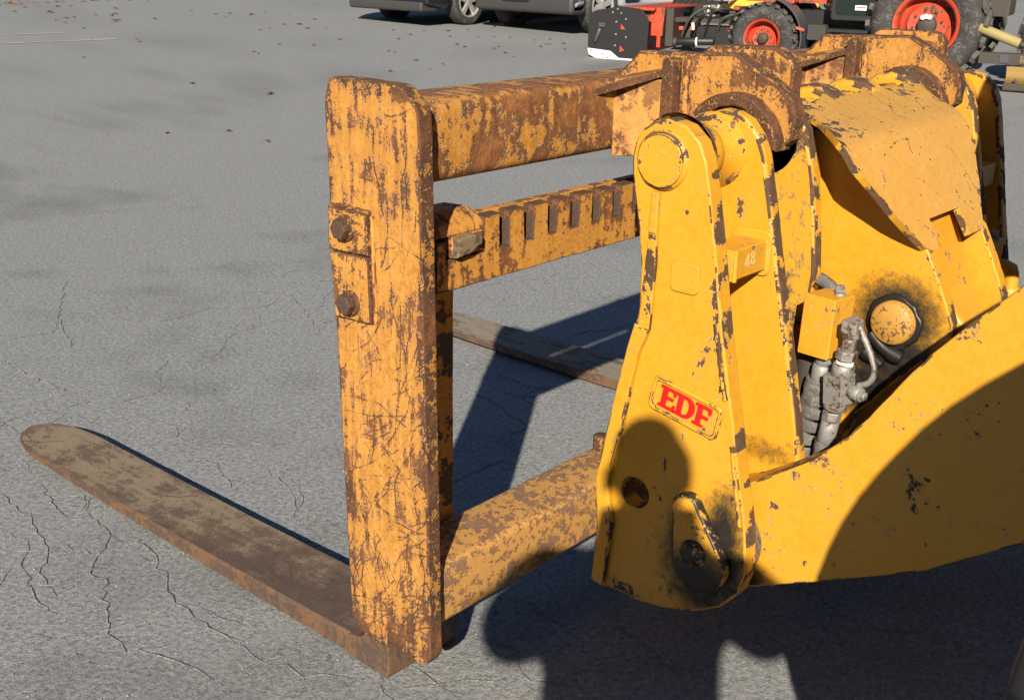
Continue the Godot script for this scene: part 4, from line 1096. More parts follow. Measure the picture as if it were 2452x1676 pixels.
func build_cover(q: Node3D):
	# bent plate: profile in (s along the bend, height), swept across; each row has its own left and right end
	var prof := [[-1.155, 1.196, 2.20, 2.80], [-1.12, 1.186, 2.20, 2.78], [-1.07, 1.174, 2.17, 2.755], [-1.02, 1.163, 2.12, 2.73], [-0.99, 1.154, 2.09, 2.705], [-0.972, 1.143, 2.085, 2.695], [-0.958, 1.128, 2.082, 2.685], [-0.946, 1.110, 2.083, 2.675], [-0.930, 1.093, 2.090, 2.660], [-0.913, 1.065, 2.112, 2.635], [-0.895, 1.035, 2.136, 2.612], [-0.881, 1.012, 2.154, 2.595], [-0.868, 0.990, 2.175, 2.572], [-0.855, 0.968, 2.198, 2.552], [-0.842, 0.946, 2.222, 2.535], [-0.836, 0.936, 2.245, 2.525]]
	var n := prof.size()
	var len := [0.0]
	for i in range(1, n): len.append(len[i - 1] + Vector2(prof[i][0], prof[i][1]).distance_to(Vector2(prof[i - 1][0], prof[i - 1][1])))
	var T: float = len[n - 1]
	var rect := Rect2(2.07, 0.0, 0.74, T)
	var el := PackedVector2Array()
	for i in n: el.append(Vector2(prof[i][2], T - len[i]))
	for i in n: el.append(Vector2(prof[n - 1 - i][3], T - len[n - 1 - i]))
	var cm := worn(800, 420, {rect = rect, poly = el, paint = R.cover, stained = R.cover, primer = R.primer, rust = R.brown, base = 14, a = [0.4, 0.9, 0.4, 0.4], edge = [108, 0.009], pale = 7, stain = 90, seed = 71, gloss = 95, dull = 190, bump = 2.0, scratches = 26,
		spots = [[2.24, T - 0.02, 0.07, 0.02, 110], [2.15, T - 0.13, 0.06, 0.035, 120], [2.24, T - 0.10, 0.09, 0.022, 100], [2.10, T - 0.19, 0.025, 0.06, 105], [2.16, T - 0.17, 0.03, 0.02, 80], [2.70, T - 0.03, 0.09, 0.035, 90], [2.62, T - 0.07, 0.05, 0.03, 52], [2.45, T - 0.05, 0.08, 0.012, 42], [2.35, T - 0.14, 0.05, 0.012, 46], [2.55, T - 0.12, 0.02, 0.03, 60], [2.4, T - 0.22, 0.008, 0.02, 80], [2.3, T - 0.32, 0.03, 0.03, 34], [2.52, T - 0.25, 0.006, 0.02, 80], [2.47, T - 0.34, 0.01, 0.012, 70], [2.2, T - 0.28, 0.01, 0.03, 50]]})
	var mb := MB.new()
	var th := 0.014
	var cols := 40
	var nor := []
	for i in n:
		var a: Array = prof[maxi(i - 1, 0)]; var b: Array = prof[mini(i + 1, n - 1)]
		var d := Vector2(b[0] - a[0], b[1] - a[1]).normalized()
		nor.append(Vector3(0, d.x, -d.y))
	var lob := func(x: float, i: int) -> float:
		var h := 0.0
		for lx in [2.37, 2.565, 2.80]:
			h = maxf(h, 0.022 * exp(-pow((x - lx) / 0.05, 2.0)))
		return h * maxf(0.0, 1.0 - i / 3.0)
	var pt := func(i: int, j: int, under: bool) -> Vector3:
		var x: float = lerpf(prof[i][2], 2.288, j / 18.0) if j < 18 else (lerpf(2.288, 2.446, (j - 18) / 12.0) if j < 30 else lerpf(2.446, prof[i][3], (j - 30) / 10.0))
		var p := Vector3(x, prof[i][1] + lob.call(x, i), prof[i][0])
		return p - nor[i] * th if under else p
	for i in n - 1:
		for j in cols:
			var in_slot := j >= 18 and j < 30
			if i >= 12 and in_slot: continue
			for un in [false, true]:
				var s := -1.0 if un else 1.0
				var A: Vector3 = pt.call(i, j, un); var B: Vector3 = pt.call(i, j + 1, un); var Cc: Vector3 = pt.call(i + 1, j + 1, un); var D: Vector3 = pt.call(i + 1, j, un)
				var ua := Vector2((A.x - rect.position.x) / rect.size.x, len[i] / T); var ub := Vector2((B.x - rect.position.x) / rect.size.x, len[i] / T)
				var uc := Vector2((Cc.x - rect.position.x) / rect.size.x, len[i + 1] / T); var ud := Vector2((D.x - rect.position.x) / rect.size.x, len[i + 1] / T)
				mb.tri(cm, A, B, Cc, nor[i] * s, nor[i] * s, nor[i + 1] * s, ua, ub, uc)
				mb.tri(cm, A, Cc, D, nor[i] * s, nor[i + 1] * s, nor[i + 1] * s, ua, uc, ud)
			for e in 2:
				var open: bool = (j == 0 and e == 0) or (j == cols - 1 and e == 1) or (i >= 12 and ((j == 17 and e == 1) or (j == 30 and e == 0)))
				if open:
					var jj := j + e
					var A: Vector3 = pt.call(i, jj, false); var B: Vector3 = pt.call(i + 1, jj, false)
					mb.flat(M.yellow_edge, A, B, B - nor[i + 1] * th, Vector3(-1 if e == 0 else 1, 0, 0)); mb.flat(M.yellow_edge, A, B - nor[i + 1] * th, A - nor[i] * th, Vector3(-1 if e == 0 else 1, 0, 0))
			var below_open: bool = i == n - 2 or (i == 11 and in_slot)
			if below_open or i == 0:
				var ii := i + 1 if below_open else 0
				var A: Vector3 = pt.call(ii, j, false); var B: Vector3 = pt.call(ii, j + 1, false)
				var o := Vector3(0, -1, 1) if below_open else Vector3(0, 0, -1)
				mb.flat(M.yellow_edge, A, B, B - nor[ii] * th, o); mb.flat(M.yellow_edge, A, B - nor[ii] * th, A - nor[ii] * th, o)
	tag(part(q, "cover_plate", mb), "bent cover plate, scraped along its upper edges")

func build_valve(q: Node3D):
	var mb := MB.new()
	var bs := Basis(Vector3.UP, -0.10) * Basis(Vector3(0, 0, 1), -0.05)
	box(mb, Vector3(2.095, 0.785, -0.975), Vector3(0.075, 0.125, 0.072), 0.003, M.yellow, bs)
	var blk := part(q, "valve_block", mb)
	mb = MB.new()
	hexbolt(mb, Vector3(2.105, 0.846, -0.957), Vector3(0.02, 1, 0), 0.0105, 0.022, M.zinc, 1.1)
	part(blk, "bolt", mb)
	# chain of fittings hanging from the block: elbow, nipple, ball valve, hose end
	var fx := 2.05
	var P := func(y: float, z: float) -> Vector3: return Vector3(fx, y, z)
	mb = MB.new()
	tube(mb, [Vector3(2.075, 0.806, -0.905), Vector3(2.055, 0.806, -0.90), P.call(0.80, -0.899), P.call(0.785, -0.899)], 0.0165, M.zinc, 14)
	box(mb, P.call(0.808, -0.899), Vector3(0.036, 0.026, 0.034), 0.005, M.zinc)
	part(q, "elbow_fitting", mb)
	mb = MB.new()
	cyl(mb, P.call(0.79, -0.899), P.call(0.745, -0.904), 0.0135, M.zinc, 18, 0.002)
	ext(mb, circ(Vector2.ZERO, 0.021, 6), along(P.call(0.747, -0.904), Vector3(0, 1, 0.1)), -0.010, 0.010, 0.002, M.zinc, M.zinc)
	for k in 4: lathe(mb, [Vector2(0.0155, -0.0012), Vector2(0.0175, 0.0), Vector2(0.0155, 0.0012)], along(P.call(0.733 - 0.0034 * k, -0.9055), Vector3.UP), 18, M.white)
	part(q, "hex_nipple", mb)
	var vb := Basis(Vector3(1, 0, 0), -0.10) * Basis(Vector3.UP, -0.25)
	mb = MB.new()
	cyl(mb, P.call(0.728, -0.906), P.call(0.700, -0.909), 0.022, M.zinc, 20, 0.003)
	box(mb, P.call(0.674, -0.911), Vector3(0.046, 0.062, 0.046), 0.003, M.zinc, vb)
	cyl(mb, P.call(0.648, -0.914), P.call(0.626, -0.917), 0.0225, M.zinc, 20, 0.004)
	var bv := part(q, "ball_valve", mb)
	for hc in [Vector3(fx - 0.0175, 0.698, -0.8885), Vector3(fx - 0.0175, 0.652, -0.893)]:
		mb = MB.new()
		lathe(mb, [Vector2(0.0032, 0.0), Vector2(0.0, 0.0001)], along(hc + Vector3(-0.0085, 0, 0.006), Vector3(-0.9, 0, 0.3)), 8, M.clay)  # screw recess drawn as a flat disc, its shade in the colour
		part(bv, "painted_screw_hole", mb)
	mb = MB.new()
	cyl(mb, Vector3(fx, 0.676, -0.885), Vector3(fx - 0.006, 0.674, -0.862), 0.015, M.zinc, 18, 0.002)
	hexbolt(mb, Vector3(fx - 0.006, 0.674, -0.862), Vector3(-0.2, 0, 1), 0.009, 0.012, M.zinc)
	part(bv, "stem", mb)
	mb = MB.new()
	tube(mb, [Vector3(fx, 0.690, -0.872), Vector3(fx, 0.703, -0.85), Vector3(fx, 0.730, -0.843), Vector3(fx, 0.765, -0.857), Vector3(fx, 0.795, -0.876), Vector3(fx, 0.810, -0.886)], 0.0065, M.zinc, 8)
	part(bv, "lever_handle", mb)
	mb = MB.new()
	ext(mb, circ(Vector2.ZERO, 0.019, 6), along(P.call(0.612, -0.919), Vector3(0, 1, 0.1)), -0.011, 0.011, 0.002, M.zinc, M.zinc)
	cyl(mb, P.call(0.602, -0.92), P.call(0.548, -0.927), 0.0185, M.zinc, 12, 0.003)
	part(q, "hose_fitting", mb)
	mb = MB.new()
	tube(mb, [P.call(0.556, -0.926), P.call(0.50, -0.935), P.call(0.40, -0.97), P.call(0.33, -1.0)], 0.0195, M.hose, 12, 0.12)
	part(q, "hydraulic_hose", mb)
	mb = MB.new()
	cyl(mb, Vector3(2.09, 0.725, -0.965), Vector3(2.09, 0.700, -0.968), 0.019, M.zinc, 14, 0.002)
	cyl(mb, Vector3(2.09, 0.702, -0.968), Vector3(2.09, 0.655, -0.974), 0.021, M.zinc, 12, 0.003)
	part(q, "hose_fitting", mb)
	mb = MB.new()
	tube(mb, [Vector3(2.09, 0.665, -0.973), Vector3(2.09, 0.62, -0.982), Vector3(2.09, 0.57, -1.0), Vector3(2.08, 0.50, -1.012), Vector3(2.07, 0.36, -1.02)], 0.026, M.hose, 14, 0.10)
	for k in 9:
		var hy := 0.655 - 0.030 * k
		var c0 := Vector3(2.089, hy, -0.974 - 0.0016 * k * k * 0.5)
		lathe(mb, [Vector2(0.0275, -0.010), Vector2(0.0285, 0.0), Vector2(0.0265, 0.011), Vector2(0.024, 0.0125)], along(c0, Vector3(0.02, 1, 0.03 + 0.05 * k / 3.0)), 18, M.hose)
	part(q, "hydraulic_hose", mb)
	mb = MB.new()
	cyl(mb, Vector3(2.14, 0.80, -1.01), Vector3(2.14, 0.55, -1.03), 0.03, M.iron, 16)
	tube(mb, [Vector3(2.15, 0.86, -1.03), Vector3(2.16, 0.84, -1.0), Vector3(2.17, 0.80, -0.985)], 0.014, M.hose, 8)
	part(q, "guide_rod", mb)
	# the same block and elbow again on the far side
	mb = MB.new()
	box(mb, Vector3(2.99, 0.752, -0.985), Vector3(0.08, 0.11, 0.075), 0.003, M.yellow, Basis(Vector3.UP, -0.1))
	blk = part(q, "valve_block", mb)
	mb = MB.new()
	hexbolt(mb, Vector3(2.99, 0.807, -0.962), Vector3.UP, 0.012, 0.024, M.zinc, 1.3)
	part(blk, "bolt", mb)
	mb = MB.new()
	tube(mb, [Vector3(3.0, 0.735, -0.95), Vector3(3.0, 0.74, -0.92), Vector3(3.0, 0.72, -0.905), Vector3(3.0, 0.60, -0.90)], 0.019, M.yellow, 12)
	cyl(mb, Vector3(3.0, 0.69, -0.903), Vector3(3.0, 0.655, -0.902), 0.026, M.yellow, 6, 0.002)
	part(q, "elbow_fitting", mb)

# ------------------------------------------------------------------ loader boom, chassis and wheels
func build_loader():
	var l := thing("wheel_loader", "yellow wheel loader arm curving up to the right, its tyre at the corner", "wheel loader", Vector3(2.5, 0.0, 0.5))
	var up := [-1.12, 0.44, -0.996, 0.500, -0.923, 0.549, -0.853, 0.604, -0.801, 0.660, -0.754, 0.727, -0.710, 0.797, -0.667, 0.858, -0.632, 0.901, -0.540, 1.005, -0.40, 1.14, -0.1, 1.38, 0.4, 1.68, 0.95, 1.93, 1.2, 1.98, 1.3, 1.86, 1.2, 1.72, 0.8, 1.52, 0.4, 1.25, 0.1, 1.0, -0.15, 0.80, -0.35, 0.645, -0.468, 0.566, -0.533, 0.520, -0.626, 0.450, -0.766, 0.377, -0.842, 0.338, -0.956, 0.282, -1.02, 0.262, -1.1, 0.30]
	var bp := rough(V(up), 0.02, 0.0009)
	var rect := Rect2(-1.06, 0.20, 0.86, 0.95)
	var bm := worn(800, 880, {rect = rect, poly = bp, paint = R.yellow, stained = R.yellow_dirty, primer = R.primer, rust = R.brown, base = 4, a = [0.7, 0.7, 0.5, 0.2], edge = [88, 0.0035], pale = 5, stain = 40, seed = 81, gain = 1.35, scratches = 46, scratch_depth = 0.5, gloss = 88, bump = 1.8,
		spots = [[-0.665, 0.60, 0.020, 0.026, 100], [-0.640, 0.585, 0.008, 0.012, 130], [-0.66, 0.565, 0.006, 0.016, 95], [-0.62, 0.575, 0.008, 0.014, 92], [-0.645, 0.625, 0.005, 0.005, 110], [-0.622, 0.55, 0.005, 0.006, 110], [-0.63, 0.505, 0.006, 0.006, 125], [-0.635, 0.475, 0.006, 0.006, 120], [-0.93, 0.475, 0.012, 0.010, 100], [-0.90, 0.485, 0.008, 0.005, 80], [-0.80, 0.405, 0.012, 0.016, 76], [-0.79, 0.38, 0.008, 0.014, 84], [-0.855, 0.375, 0.005, 0.009, 110], [-0.77, 0.52, 0.005, 0.005, 115], [-0.565, 0.79, 0.005, 0.005, 115], [-0.9, 0.4, 0.006, 0.006, 90], [-0.6, 0.6, 0.004, 0.004, 110], [-0.42, 0.75, 0.006, 0.006, 110], [-0.48, 0.9, 0.004, 0.004, 100], [-0.58, 0.475, 0.012, 0.008, 70], [-0.68, 0.44, 0.06, 0.012, 30]],
		grease = [[-0.99, 0.29, 0.06, 0.04, 190], [-0.955, 0.3, 0.03, 0.03, 130]]})
	for bx in [1.862, 3.09]:
		var mb := MB.new()
		ext(mb, bp, yz(bx), -0.085, 0.0, 0.004, bm, M.yellow_edge, rect)
		tag(part(l, "lift_boom", mb), "near boom plate curving up to the right" if bx < 2 else "far boom plate behind the coupler")
	var mb := MB.new()
	cyl(mb, Vector3(1.95, 1.55, 0.3), Vector3(3.1, 1.55, 0.3), 0.14, M.yellow, 32)
	part(l, "torque_tube", mb)
	mb = MB.new()
	ext(mb, rounded([Vector2(-0.66, 1.02), Vector2(-0.70, 1.25), Vector2(-0.62, 1.7), Vector2(-0.3, 1.9), Vector2(0.0, 1.7), Vector2(-0.2, 1.15)], 0.08), yz(2.45), -0.12, 0.0, 0.01, M.yellow, M.yellow_edge)  # unseen lever, added and shaped to shade the far coupler arm
	part(l, "added_bell_crank", mb)
	mb = MB.new()
	ext(mb, rounded([Vector2(0.3, 0.55), Vector2(0.45, 1.0), Vector2(0.9, 1.9), Vector2(1.3, 2.0), Vector2(1.7, 1.3), Vector2(1.8, 0.55)], 0.08), yz(2.1), -0.85, 0.0, 0.02, M.yellow, M.yellow)
	part(l, "front_frame", mb)
	mb = MB.new()
	cyl(mb, Vector3(1.2, 0.80, 0.55), Vector3(3.8, 0.80, 0.55), 0.15, M.yellow, 28)
	part(l, "front_axle", mb)
	for sx in [0.90, 3.70]:
		tyre(l, Vector3(sx, 0.80, 0.55), 0.81, 0.42, 0.38, 0, M.yellow, "front_tyre", "front_rim", -1.0 if sx < 2 else 1.0, true, 0.014)

# a tyre whose near face stands at c, axis along x; face_dir -1 turns the hub toward -x
func tyre(parent: Node3D, c: Vector3, R0: float, w: float, rr: float, lugs: int, rim_mat, tn: String, rn: String, face: float, world: bool, lug_h := 0.03):
	var fr := Transform3D(Basis(Vector3(0, 0, 1), Vector3(0, 1, 0), Vector3(-1, 0, 0)), c) if face < 0 else Transform3D(Basis(Vector3(0, 0, -1), Vector3(0, 1, 0), Vector3(1, 0, 0)), c + Vector3(w, 0, 0))
	# z of the frame points out of the near face
	var mb := MB.new()
	var Rt := R0 - lug_h
	lathe(mb, [Vector2(rr, -w * 0.88), Vector2(rr + (Rt - rr) * 0.5, -w), Vector2(Rt - 0.06, -w * 0.97), Vector2(Rt - 0.015, -w * 0.90), Vector2(Rt, -w * 0.75), Vector2(Rt, -w * 0.25), Vector2(Rt - 0.015, -w * 0.10), Vector2(Rt - 0.06, -w * 0.03), Vector2(rr + (Rt - rr) * 0.72, -0.006), Vector2(rr + (Rt - rr) * 0.5, 0.0), Vector2(rr + (Rt - rr) * 0.2, -0.012), Vector2(rr, -w * 0.10)], fr, 72, M.rubber, 0.3)
	var t := part(parent, tn, mb, world)
	mb = MB.new()
	for i in lugs:
		for side in 2:
			var a := TAU * (i + 0.5 * side) / lugs
			var sgn := 1.0 if side == 0 else -1.0
			var mid := -w / 2
			var p0 := Vector3(cos(a), sin(a), 0); var a2 := a + 0.62 * TAU / lugs * 1.3; var p1 := Vector3(cos(a2), sin(a2), 0)
			var A := p0 * (R0 - lug_h * 0.65) + Vector3(0, 0, mid + sgn * w * 0.485); var B := p1 * (R0 - lug_h * 0.4) + Vector3(0, 0, mid - sgn * w * 0.03)
			var d := (B - A); var n := (p0 + p1).normalized()
			var bz := d.normalized(); var bx := n.cross(bz).normalized()
			box(mb, fr * ((A + B) / 2 + n * 0.002), Vector3(TAU * R0 / lugs * 0.42, lug_h * 1.3, d.length()), 0.004, M.tread, fr.basis * Basis(bx, bz.cross(bx), bz))
	if lugs > 0: tag(part(t, "tread_lugs", mb, false), "", "", "", "stuff")
	mb = MB.new()
	lathe(mb, [Vector2(rr * 1.0, -w * 0.10), Vector2(rr * 1.05, -w * 0.03), Vector2(rr * 1.03, 0.0), Vector2(rr * 0.93, -w * 0.02), Vector2(rr * 0.90, -w * 0.12), Vector2(rr * 0.86, -w * 0.42), Vector2(rr * 0.70, -w * 0.40), Vector2(rr * 0.62, -w * 0.26), Vector2(rr * 0.2, -w * 0.30)], fr, 56, rim_mat, 0.4)
	var rim := part(parent, rn, mb, world)
	mb = MB.new()
	lathe(mb, [Vector2(rr * 0.3, -w * 0.3), Vector2(rr * 0.3, -w * 0.14), Vector2(rr * 0.24, -w * 0.10), Vector2(0, -w * 0.09)], fr, 24, M.iron)
	for i in 8:
		var a := TAU * (i + 0.3) / 8
		ext(mb, circ(Vector2(cos(a), sin(a)) * rr * 0.46, rr * 0.045, 6), fr, -w * 0.30, -w * 0.23, 0.003, M.iron, M.iron)
	part(rim, "hub", mb, false)

# ------------------------------------------------------------------ background vehicles (only their lower part is in the picture)
func build_sedan():
	var c := thing("sedan_car", "black sedan parked at top, five-spoke silver alloy wheel showing", "car", Vector3(12.93, 0.37, -12.24))
	# local: length along +x from the near corner, width along -z
	var o := [-0.88, 0.30, -0.92, 0.45, -0.90, 0.62, -0.80, 0.74, -0.30, 0.86, 0.35, 0.93, 1.0, 1.30, 1.45, 1.42, 2.3, 1.40, 2.9, 1.15, 3.5, 0.98, 3.72, 0.9, 3.76, 0.5, 3.70, 0.28, 3.1, 0.22]
	for k in range(0, 9): o.append_array([2.74 + 0.36 * cos(PI * k / 8), 0.30 + 0.37 * sin(PI * k / 8)])
	o.append_array([2.3, 0.2, 0.42, 0.2])
	for k in range(0, 9): o.append_array([0.36 * cos(PI * k / 8), 0.30 + 0.37 * sin(PI * k / 8)])
	o.append_array([-0.45, 0.24])
	var mb := MB.new()
	ext(mb, V(o), xy(0.0), -1.70, 0.03, 0.07, M.carblack, M.carblack)
	part(c, "body", mb, false)
	mb = MB.new()
	ext(mb, rrect(Vector2(-0.94, 0.20), Vector2(-0.60, 0.34), 0.04), xy(0.0), -1.62, -0.05, 0.03, M.trim, M.trim)
	part(c, "bumper_lip", mb, false)
	for s in 2:
		mb = MB.new()
		ext(mb, rounded([Vector2(0.55, 0.97), Vector2(1.06, 1.28), Vector2(1.48, 1.37), Vector2(1.62, 1.37), Vector2(1.62, 0.97)], 0.03), xy(0.045 if s == 0 else -1.725), 0.0, 0.01, 0.0, M.darkglass, M.darkglass)
		part(c, "side_window", mb, false)
	for wp in [Vector3(0, 0.33, 0.03), Vector3(2.74, 0.33, 0.03), Vector3(0, 0.33, -1.70), Vector3(2.74, 0.33, -1.70)]:
		car_wheel(c, wp, 0.33, wp.z > -1.0, 5)

func car_wheel(c: Node3D, p: Vector3, r: float, near: bool, spokes: int):
	var fr := Transform3D(Basis(), p) if near else Transform3D(Basis(Vector3(-1, 0, 0), Vector3(0, 1, 0), Vector3(0, 0, -1)), p)
	var mb := MB.new()
	lathe(mb, [Vector2(r * 0.66, -0.2), Vector2(r * 0.95, -0.21), Vector2(r, -0.19), Vector2(r, -0.03), Vector2(r * 0.96, -0.005), Vector2(r * 0.82, 0.0), Vector2(r * 0.68, -0.01), Vector2(r * 0.67, -0.19)], fr, 48, M.rubber, 0.3)
	var w := part(c, "wheel", mb, false)
	mb = MB.new()
	lathe(mb, [Vector2(r * 0.68, -0.02), Vector2(r * 0.69, 0.0), Vector2(r * 0.64, 0.0), Vector2(r * 0.62, -0.06), Vector2(r * 0.6, -0.16), Vector2(0, -0.16)], fr, 40, M.iron)
	lathe(mb, [Vector2(r * 0.69, -0.01), Vector2(r * 0.685, 0.004), Vector2(r * 0.63, 0.004), Vector2(r * 0.61, -0.03)], fr, 40, M.alloy)
	lathe(mb, [Vector2(r * 0.2, -0.10), Vector2(r * 0.2, -0.02), Vector2(r * 0.16, -0.01), Vector2(0, -0.01)], fr, 24, M.alloy)
	for i in spokes:
		var a := TAU * i / spokes + 0.3
		var d := Vector2.from_angle(a); var n := Vector2(-d.y, d.x)
		ext(mb, PackedVector2Array([d * r * 0.12 - n * r * 0.09, d * r * 0.65 - n * r * 0.13, d * r * 0.65 + n * r * 0.13, d * r * 0.12 + n * r * 0.09]), fr, -0.05, -0.012, 0.01, M.alloy, M.alloy)
	part(w, "rim", mb, false)

func build_suv():
	var c := thing("grey_van", "silver grey van with black lower bumper, parked beside the black sedan", "van", Vector3(13.45, 0.355, -10.12))
	var o := [-0.62, 0.34, -0.70, 0.55, -0.68, 0.80, -0.60, 1.02, 0.30, 1.12, 0.95, 1.65, 1.3, 1.75, 3.7, 1.75, 3.85, 0.9, 3.85, 0.4, 3.2, 0.3]
	for k in range(0, 9): o.append_array([2.85 + 0.41 * cos(PI * k / 8), 0.36 + 0.42 * sin(PI * k / 8)])
	o.append_array([2.3, 0.30, 0.48, 0.30])
	for k in range(0, 9): o.append_array([0.41 * cos(PI * k / 8), 0.36 + 0.42 * sin(PI * k / 8)])
	var mb := MB.new()
	ext(mb, V(o), xy(0.0), -1.80, 0.02, 0.09, M.silver, M.silver)
	part(c, "body", mb, false)
	mb = MB.new()
	ext(mb, rrect(Vector2(-0.74, 0.26), Vector2(-0.40, 0.50), 0.06), xy(0.0), -1.80, 0.02, 0.06, M.trim, M.trim)
	part(c, "lower_bumper", mb, false)
	mb = MB.new()
	ext(mb, rrect(Vector2(-1.25, 0.40), Vector2(-0.75, 0.58), 0.03), Transform3D(Basis(Vector3(0, 0, 1), Vector3(0, 1, 0), Vector3(-1, 0, 0)), Vector3(-0.72, 0, 0)), 0.0, 0.035, 0.01, M.black, M.black)
	part(c, "plate_holder", mb, false)
	for wp in [Vector3(0, 0.36, 0.0), Vector3(2.85, 0.36, 0.0), Vector3(0, 0.36, -1.78), Vector3(2.85, 0.36, -1.78)]:
		car_wheel(c, wp, 0.36, wp.z > -1.0, 6)

func build_tractor():
	var t := thing("tractor", "orange and black tractor, orange rims, behind the yellow hooks", "tractor", Vector3(12.09, 0.197, -4.915), deg_to_rad(13.0))
	# local: forward is -z, the side toward the camera is x = 0
	tyre(t, Vector3(0.0, 0.60, 0.0), 0.615, 0.44, 0.325, 22, M.orange, "rear_tyre", "rear_rim", -1.0, false, 0.035)
	tyre(t, Vector3(1.25, 0.60, 0.0), 0.615, 0.44, 0.325, 22, M.orange, "rear_tyre", "rear_rim", 1.0, false, 0.035)
	tyre(t, Vector3(0.05, 0.375, -1.74), 0.385, 0.30, 0.20, 22, M.orange, "front_tyre", "front_rim", -1.0, false, 0.022)
	tyre(t, Vector3(1.25, 0.375, -1.74), 0.385, 0.30, 0.20, 22, M.orange, "front_tyre", "front_rim", 1.0, false, 0.022)
	var mb := MB.new()
	for k in 3:
		mb = MB.new()
		var a := -0.5 + k * 0.42
		cyl(mb, Vector3(0.06, 0.60 + 0.085 * cos(a), 0.085 * sin(a)), Vector3(0.015, 0.60 + 0.085 * cos(a), 0.085 * sin(a)), 0.026, M.white, 12, 0.006)
		part(t, "wheel_nut_cap", mb, false)
	mb = MB.new()
	box(mb, Vector3(0.85, 0.50, -1.0), Vector3(0.34, 0.34, 2.6), 0.03, M.black)
	part(t, "chassis_rail", mb, false)
	mb = MB.new()
	box(mb, Vector3(0.80, 0.30, -1.74), Vector3(1.1, 0.16, 0.18), 0.03, M.iron)
	part(t, "front_axle", mb, false)
	mb = MB.new()
	box(mb, Vector3(0.84, 0.98, -1.55), Vector3(0.56, 0.46, 1.25), 0.08, M.orange)
	part(t, "hood", mb, false)
	mb = MB.new()
	box(mb, Vector3(0.32, 0.80, -1.62), Vector3(0.22, 0.10, 0.34), 0.02, M.orange)
	part(t, "fender_bracket", mb, false)
	# curved front mudguard
	mb = MB.new()
	for i in 14:
		var a0 := deg_to_rad(-22.0 + i * 7.0); var a1 := deg_to_rad(-22.0 + (i + 1) * 7.0)
		var q := []
		for s in [[a0, 0.0], [a0, 0.32], [a1, 0.32], [a1, 0.0]]:
			q.append(Vector3(s[1] + 0.03, 0.375 + 0.455 * sin(s[0]) * 1.0, -1.74 + 0.455 * cos(s[0])))
		var n := Vector3(0, sin((a0 + a1) / 2), cos((a0 + a1) / 2))
		mb.quad(M.charcoal, q[0], q[1], q[2], q[3], n, n, n, n)
		mb.quad(M.charcoal, q[0] - n * 0.014, q[1] - n * 0.014, q[2] - n * 0.014, q[3] - n * 0.014, -n, -n, -n, -n)
		mb.flat(M.charcoal, q[0], q[3], q[3] - n * 0.014, Vector3(-1, 0, 0)); mb.flat(M.charcoal, q[0], q[3] - n * 0.014, q[0] - n * 0.014, Vector3(-1, 0, 0))
	var mg := part(t, "mudguard", mb, false)
	mb = MB.new()
	box(mb, Vector3(0.026, 0.50, -1.308), Vector3(0.006, 0.03, 0.09), 0.0, M.orange_dirty, Basis(Vector3(1, 0, 0), 0.25))
	part(mg, "reflector", mb, false)
	# step, fuel tank, cab door
	mb = MB.new()
	box(mb, Vector3(0.14, 0.36, -0.80), Vector3(0.24, 0.20, 0.40), 0.04, M.charcoal)
	box(mb, Vector3(0.10, 0.50, -0.80), Vector3(0.20, 0.03, 0.44), 0.01, M.black)
	part(t, "cab_step", mb, false)
	mb = MB.new()
	box(mb, Vector3(0.30, 0.46, -1.17), Vector3(0.26, 0.16, 0.22), 0.03, M.iron)
	for k in 5: box(mb, Vector3(0.166, 0.46, -1.25 + 0.04 * k), Vector3(0.012, 0.15, 0.02), 0.003, M.trim)
	part(t, "battery_box", mb, false)
	mb = MB.new()
	ext(mb, rounded([Vector2(-1.02, 0.60), Vector2(-1.02, 2.0), Vector2(-0.30, 2.0), Vector2(-0.52, 0.95), Vector2(-0.52, 0.60)], 0.05), Transform3D(Basis(Vector3(0, 0, 1), Vector3(0, 1, 0), Vector3(-1, 0, 0)), Vector3(0.12, 0, 0)), -0.05, 0.0, 0.012, M.black, M.black)
	var cd := part(t, "cab_door", mb, false)
	mb = MB.new()
	ext(mb, rounded([Vector2(-0.97, 0.66), Vector2(-0.97, 1.95), Vector2(-0.38, 1.95), Vector2(-0.57, 1.0), Vector2(-0.57, 0.66)], 0.05), Transform3D(Basis(Vector3(0, 0, 1), Vector3(0, 1, 0), Vector3(-1, 0, 0)), Vector3(0.12, 0, 0)), 0.001, 0.006, 0.0, M.darkglass, M.darkglass)
	part(cd, "door_glass", mb, false)
	mb = MB.new()
	box(mb, Vector3(0.112, 0.74, -0.70), Vector3(0.002, 0.05, 0.12), 0.0, M.white)
	box(mb, Vector3(0.1105, 0.745, -0.70), Vector3(0.002, 0.012, 0.10), 0.0, M.orange_dirty)
	part(cd, "sticker", mb, false)
	mb = MB.new()
	box(mb, Vector3(0.80, 1.35, -0.35), Vector3(1.3, 0.06, 1.2), 0.02, M.black)
	box(mb, Vector3(0.80, 2.15, -0.35), Vector3(1.34, 0.14, 1.4), 0.05, M.orange)
	for cx in [0.18, 1.42]:
		for cz in [-0.98, 0.25]: box(mb, Vector3(cx, 1.4, cz), Vector3(0.06, 1.5, 0.06), 0.01, M.black)
	part(t, "cab_frame", mb, false)
	mb = MB.new()
	box(mb, Vector3(0.30, 0.70, -0.42), Vector3(0.10, 0.75, 0.16), 0.03, M.black, Basis(Vector3(1, 0, 0), 0.12))
	part(t, "rear_mudguard_strut", mb, false)
	# linkage, pumps and hoses in front of the front wheel
	mb = MB.new()
	box(mb, Vector3(0.45, 0.36, -2.30), Vector3(0.30, 0.20, 0.62), 0.02, M.black)
	box(mb, Vector3(0.50, 0.32, -2.75), Vector3(0.22, 0.34, 0.10), 0.02, M.iron)
	box(mb, Vector3(0.55, 0.52, -2.42), Vector3(0.5, 0.05, 0.9), 0.01, M.iron)
	part(t, "front_linkage", mb, false)
	mb = MB.new()
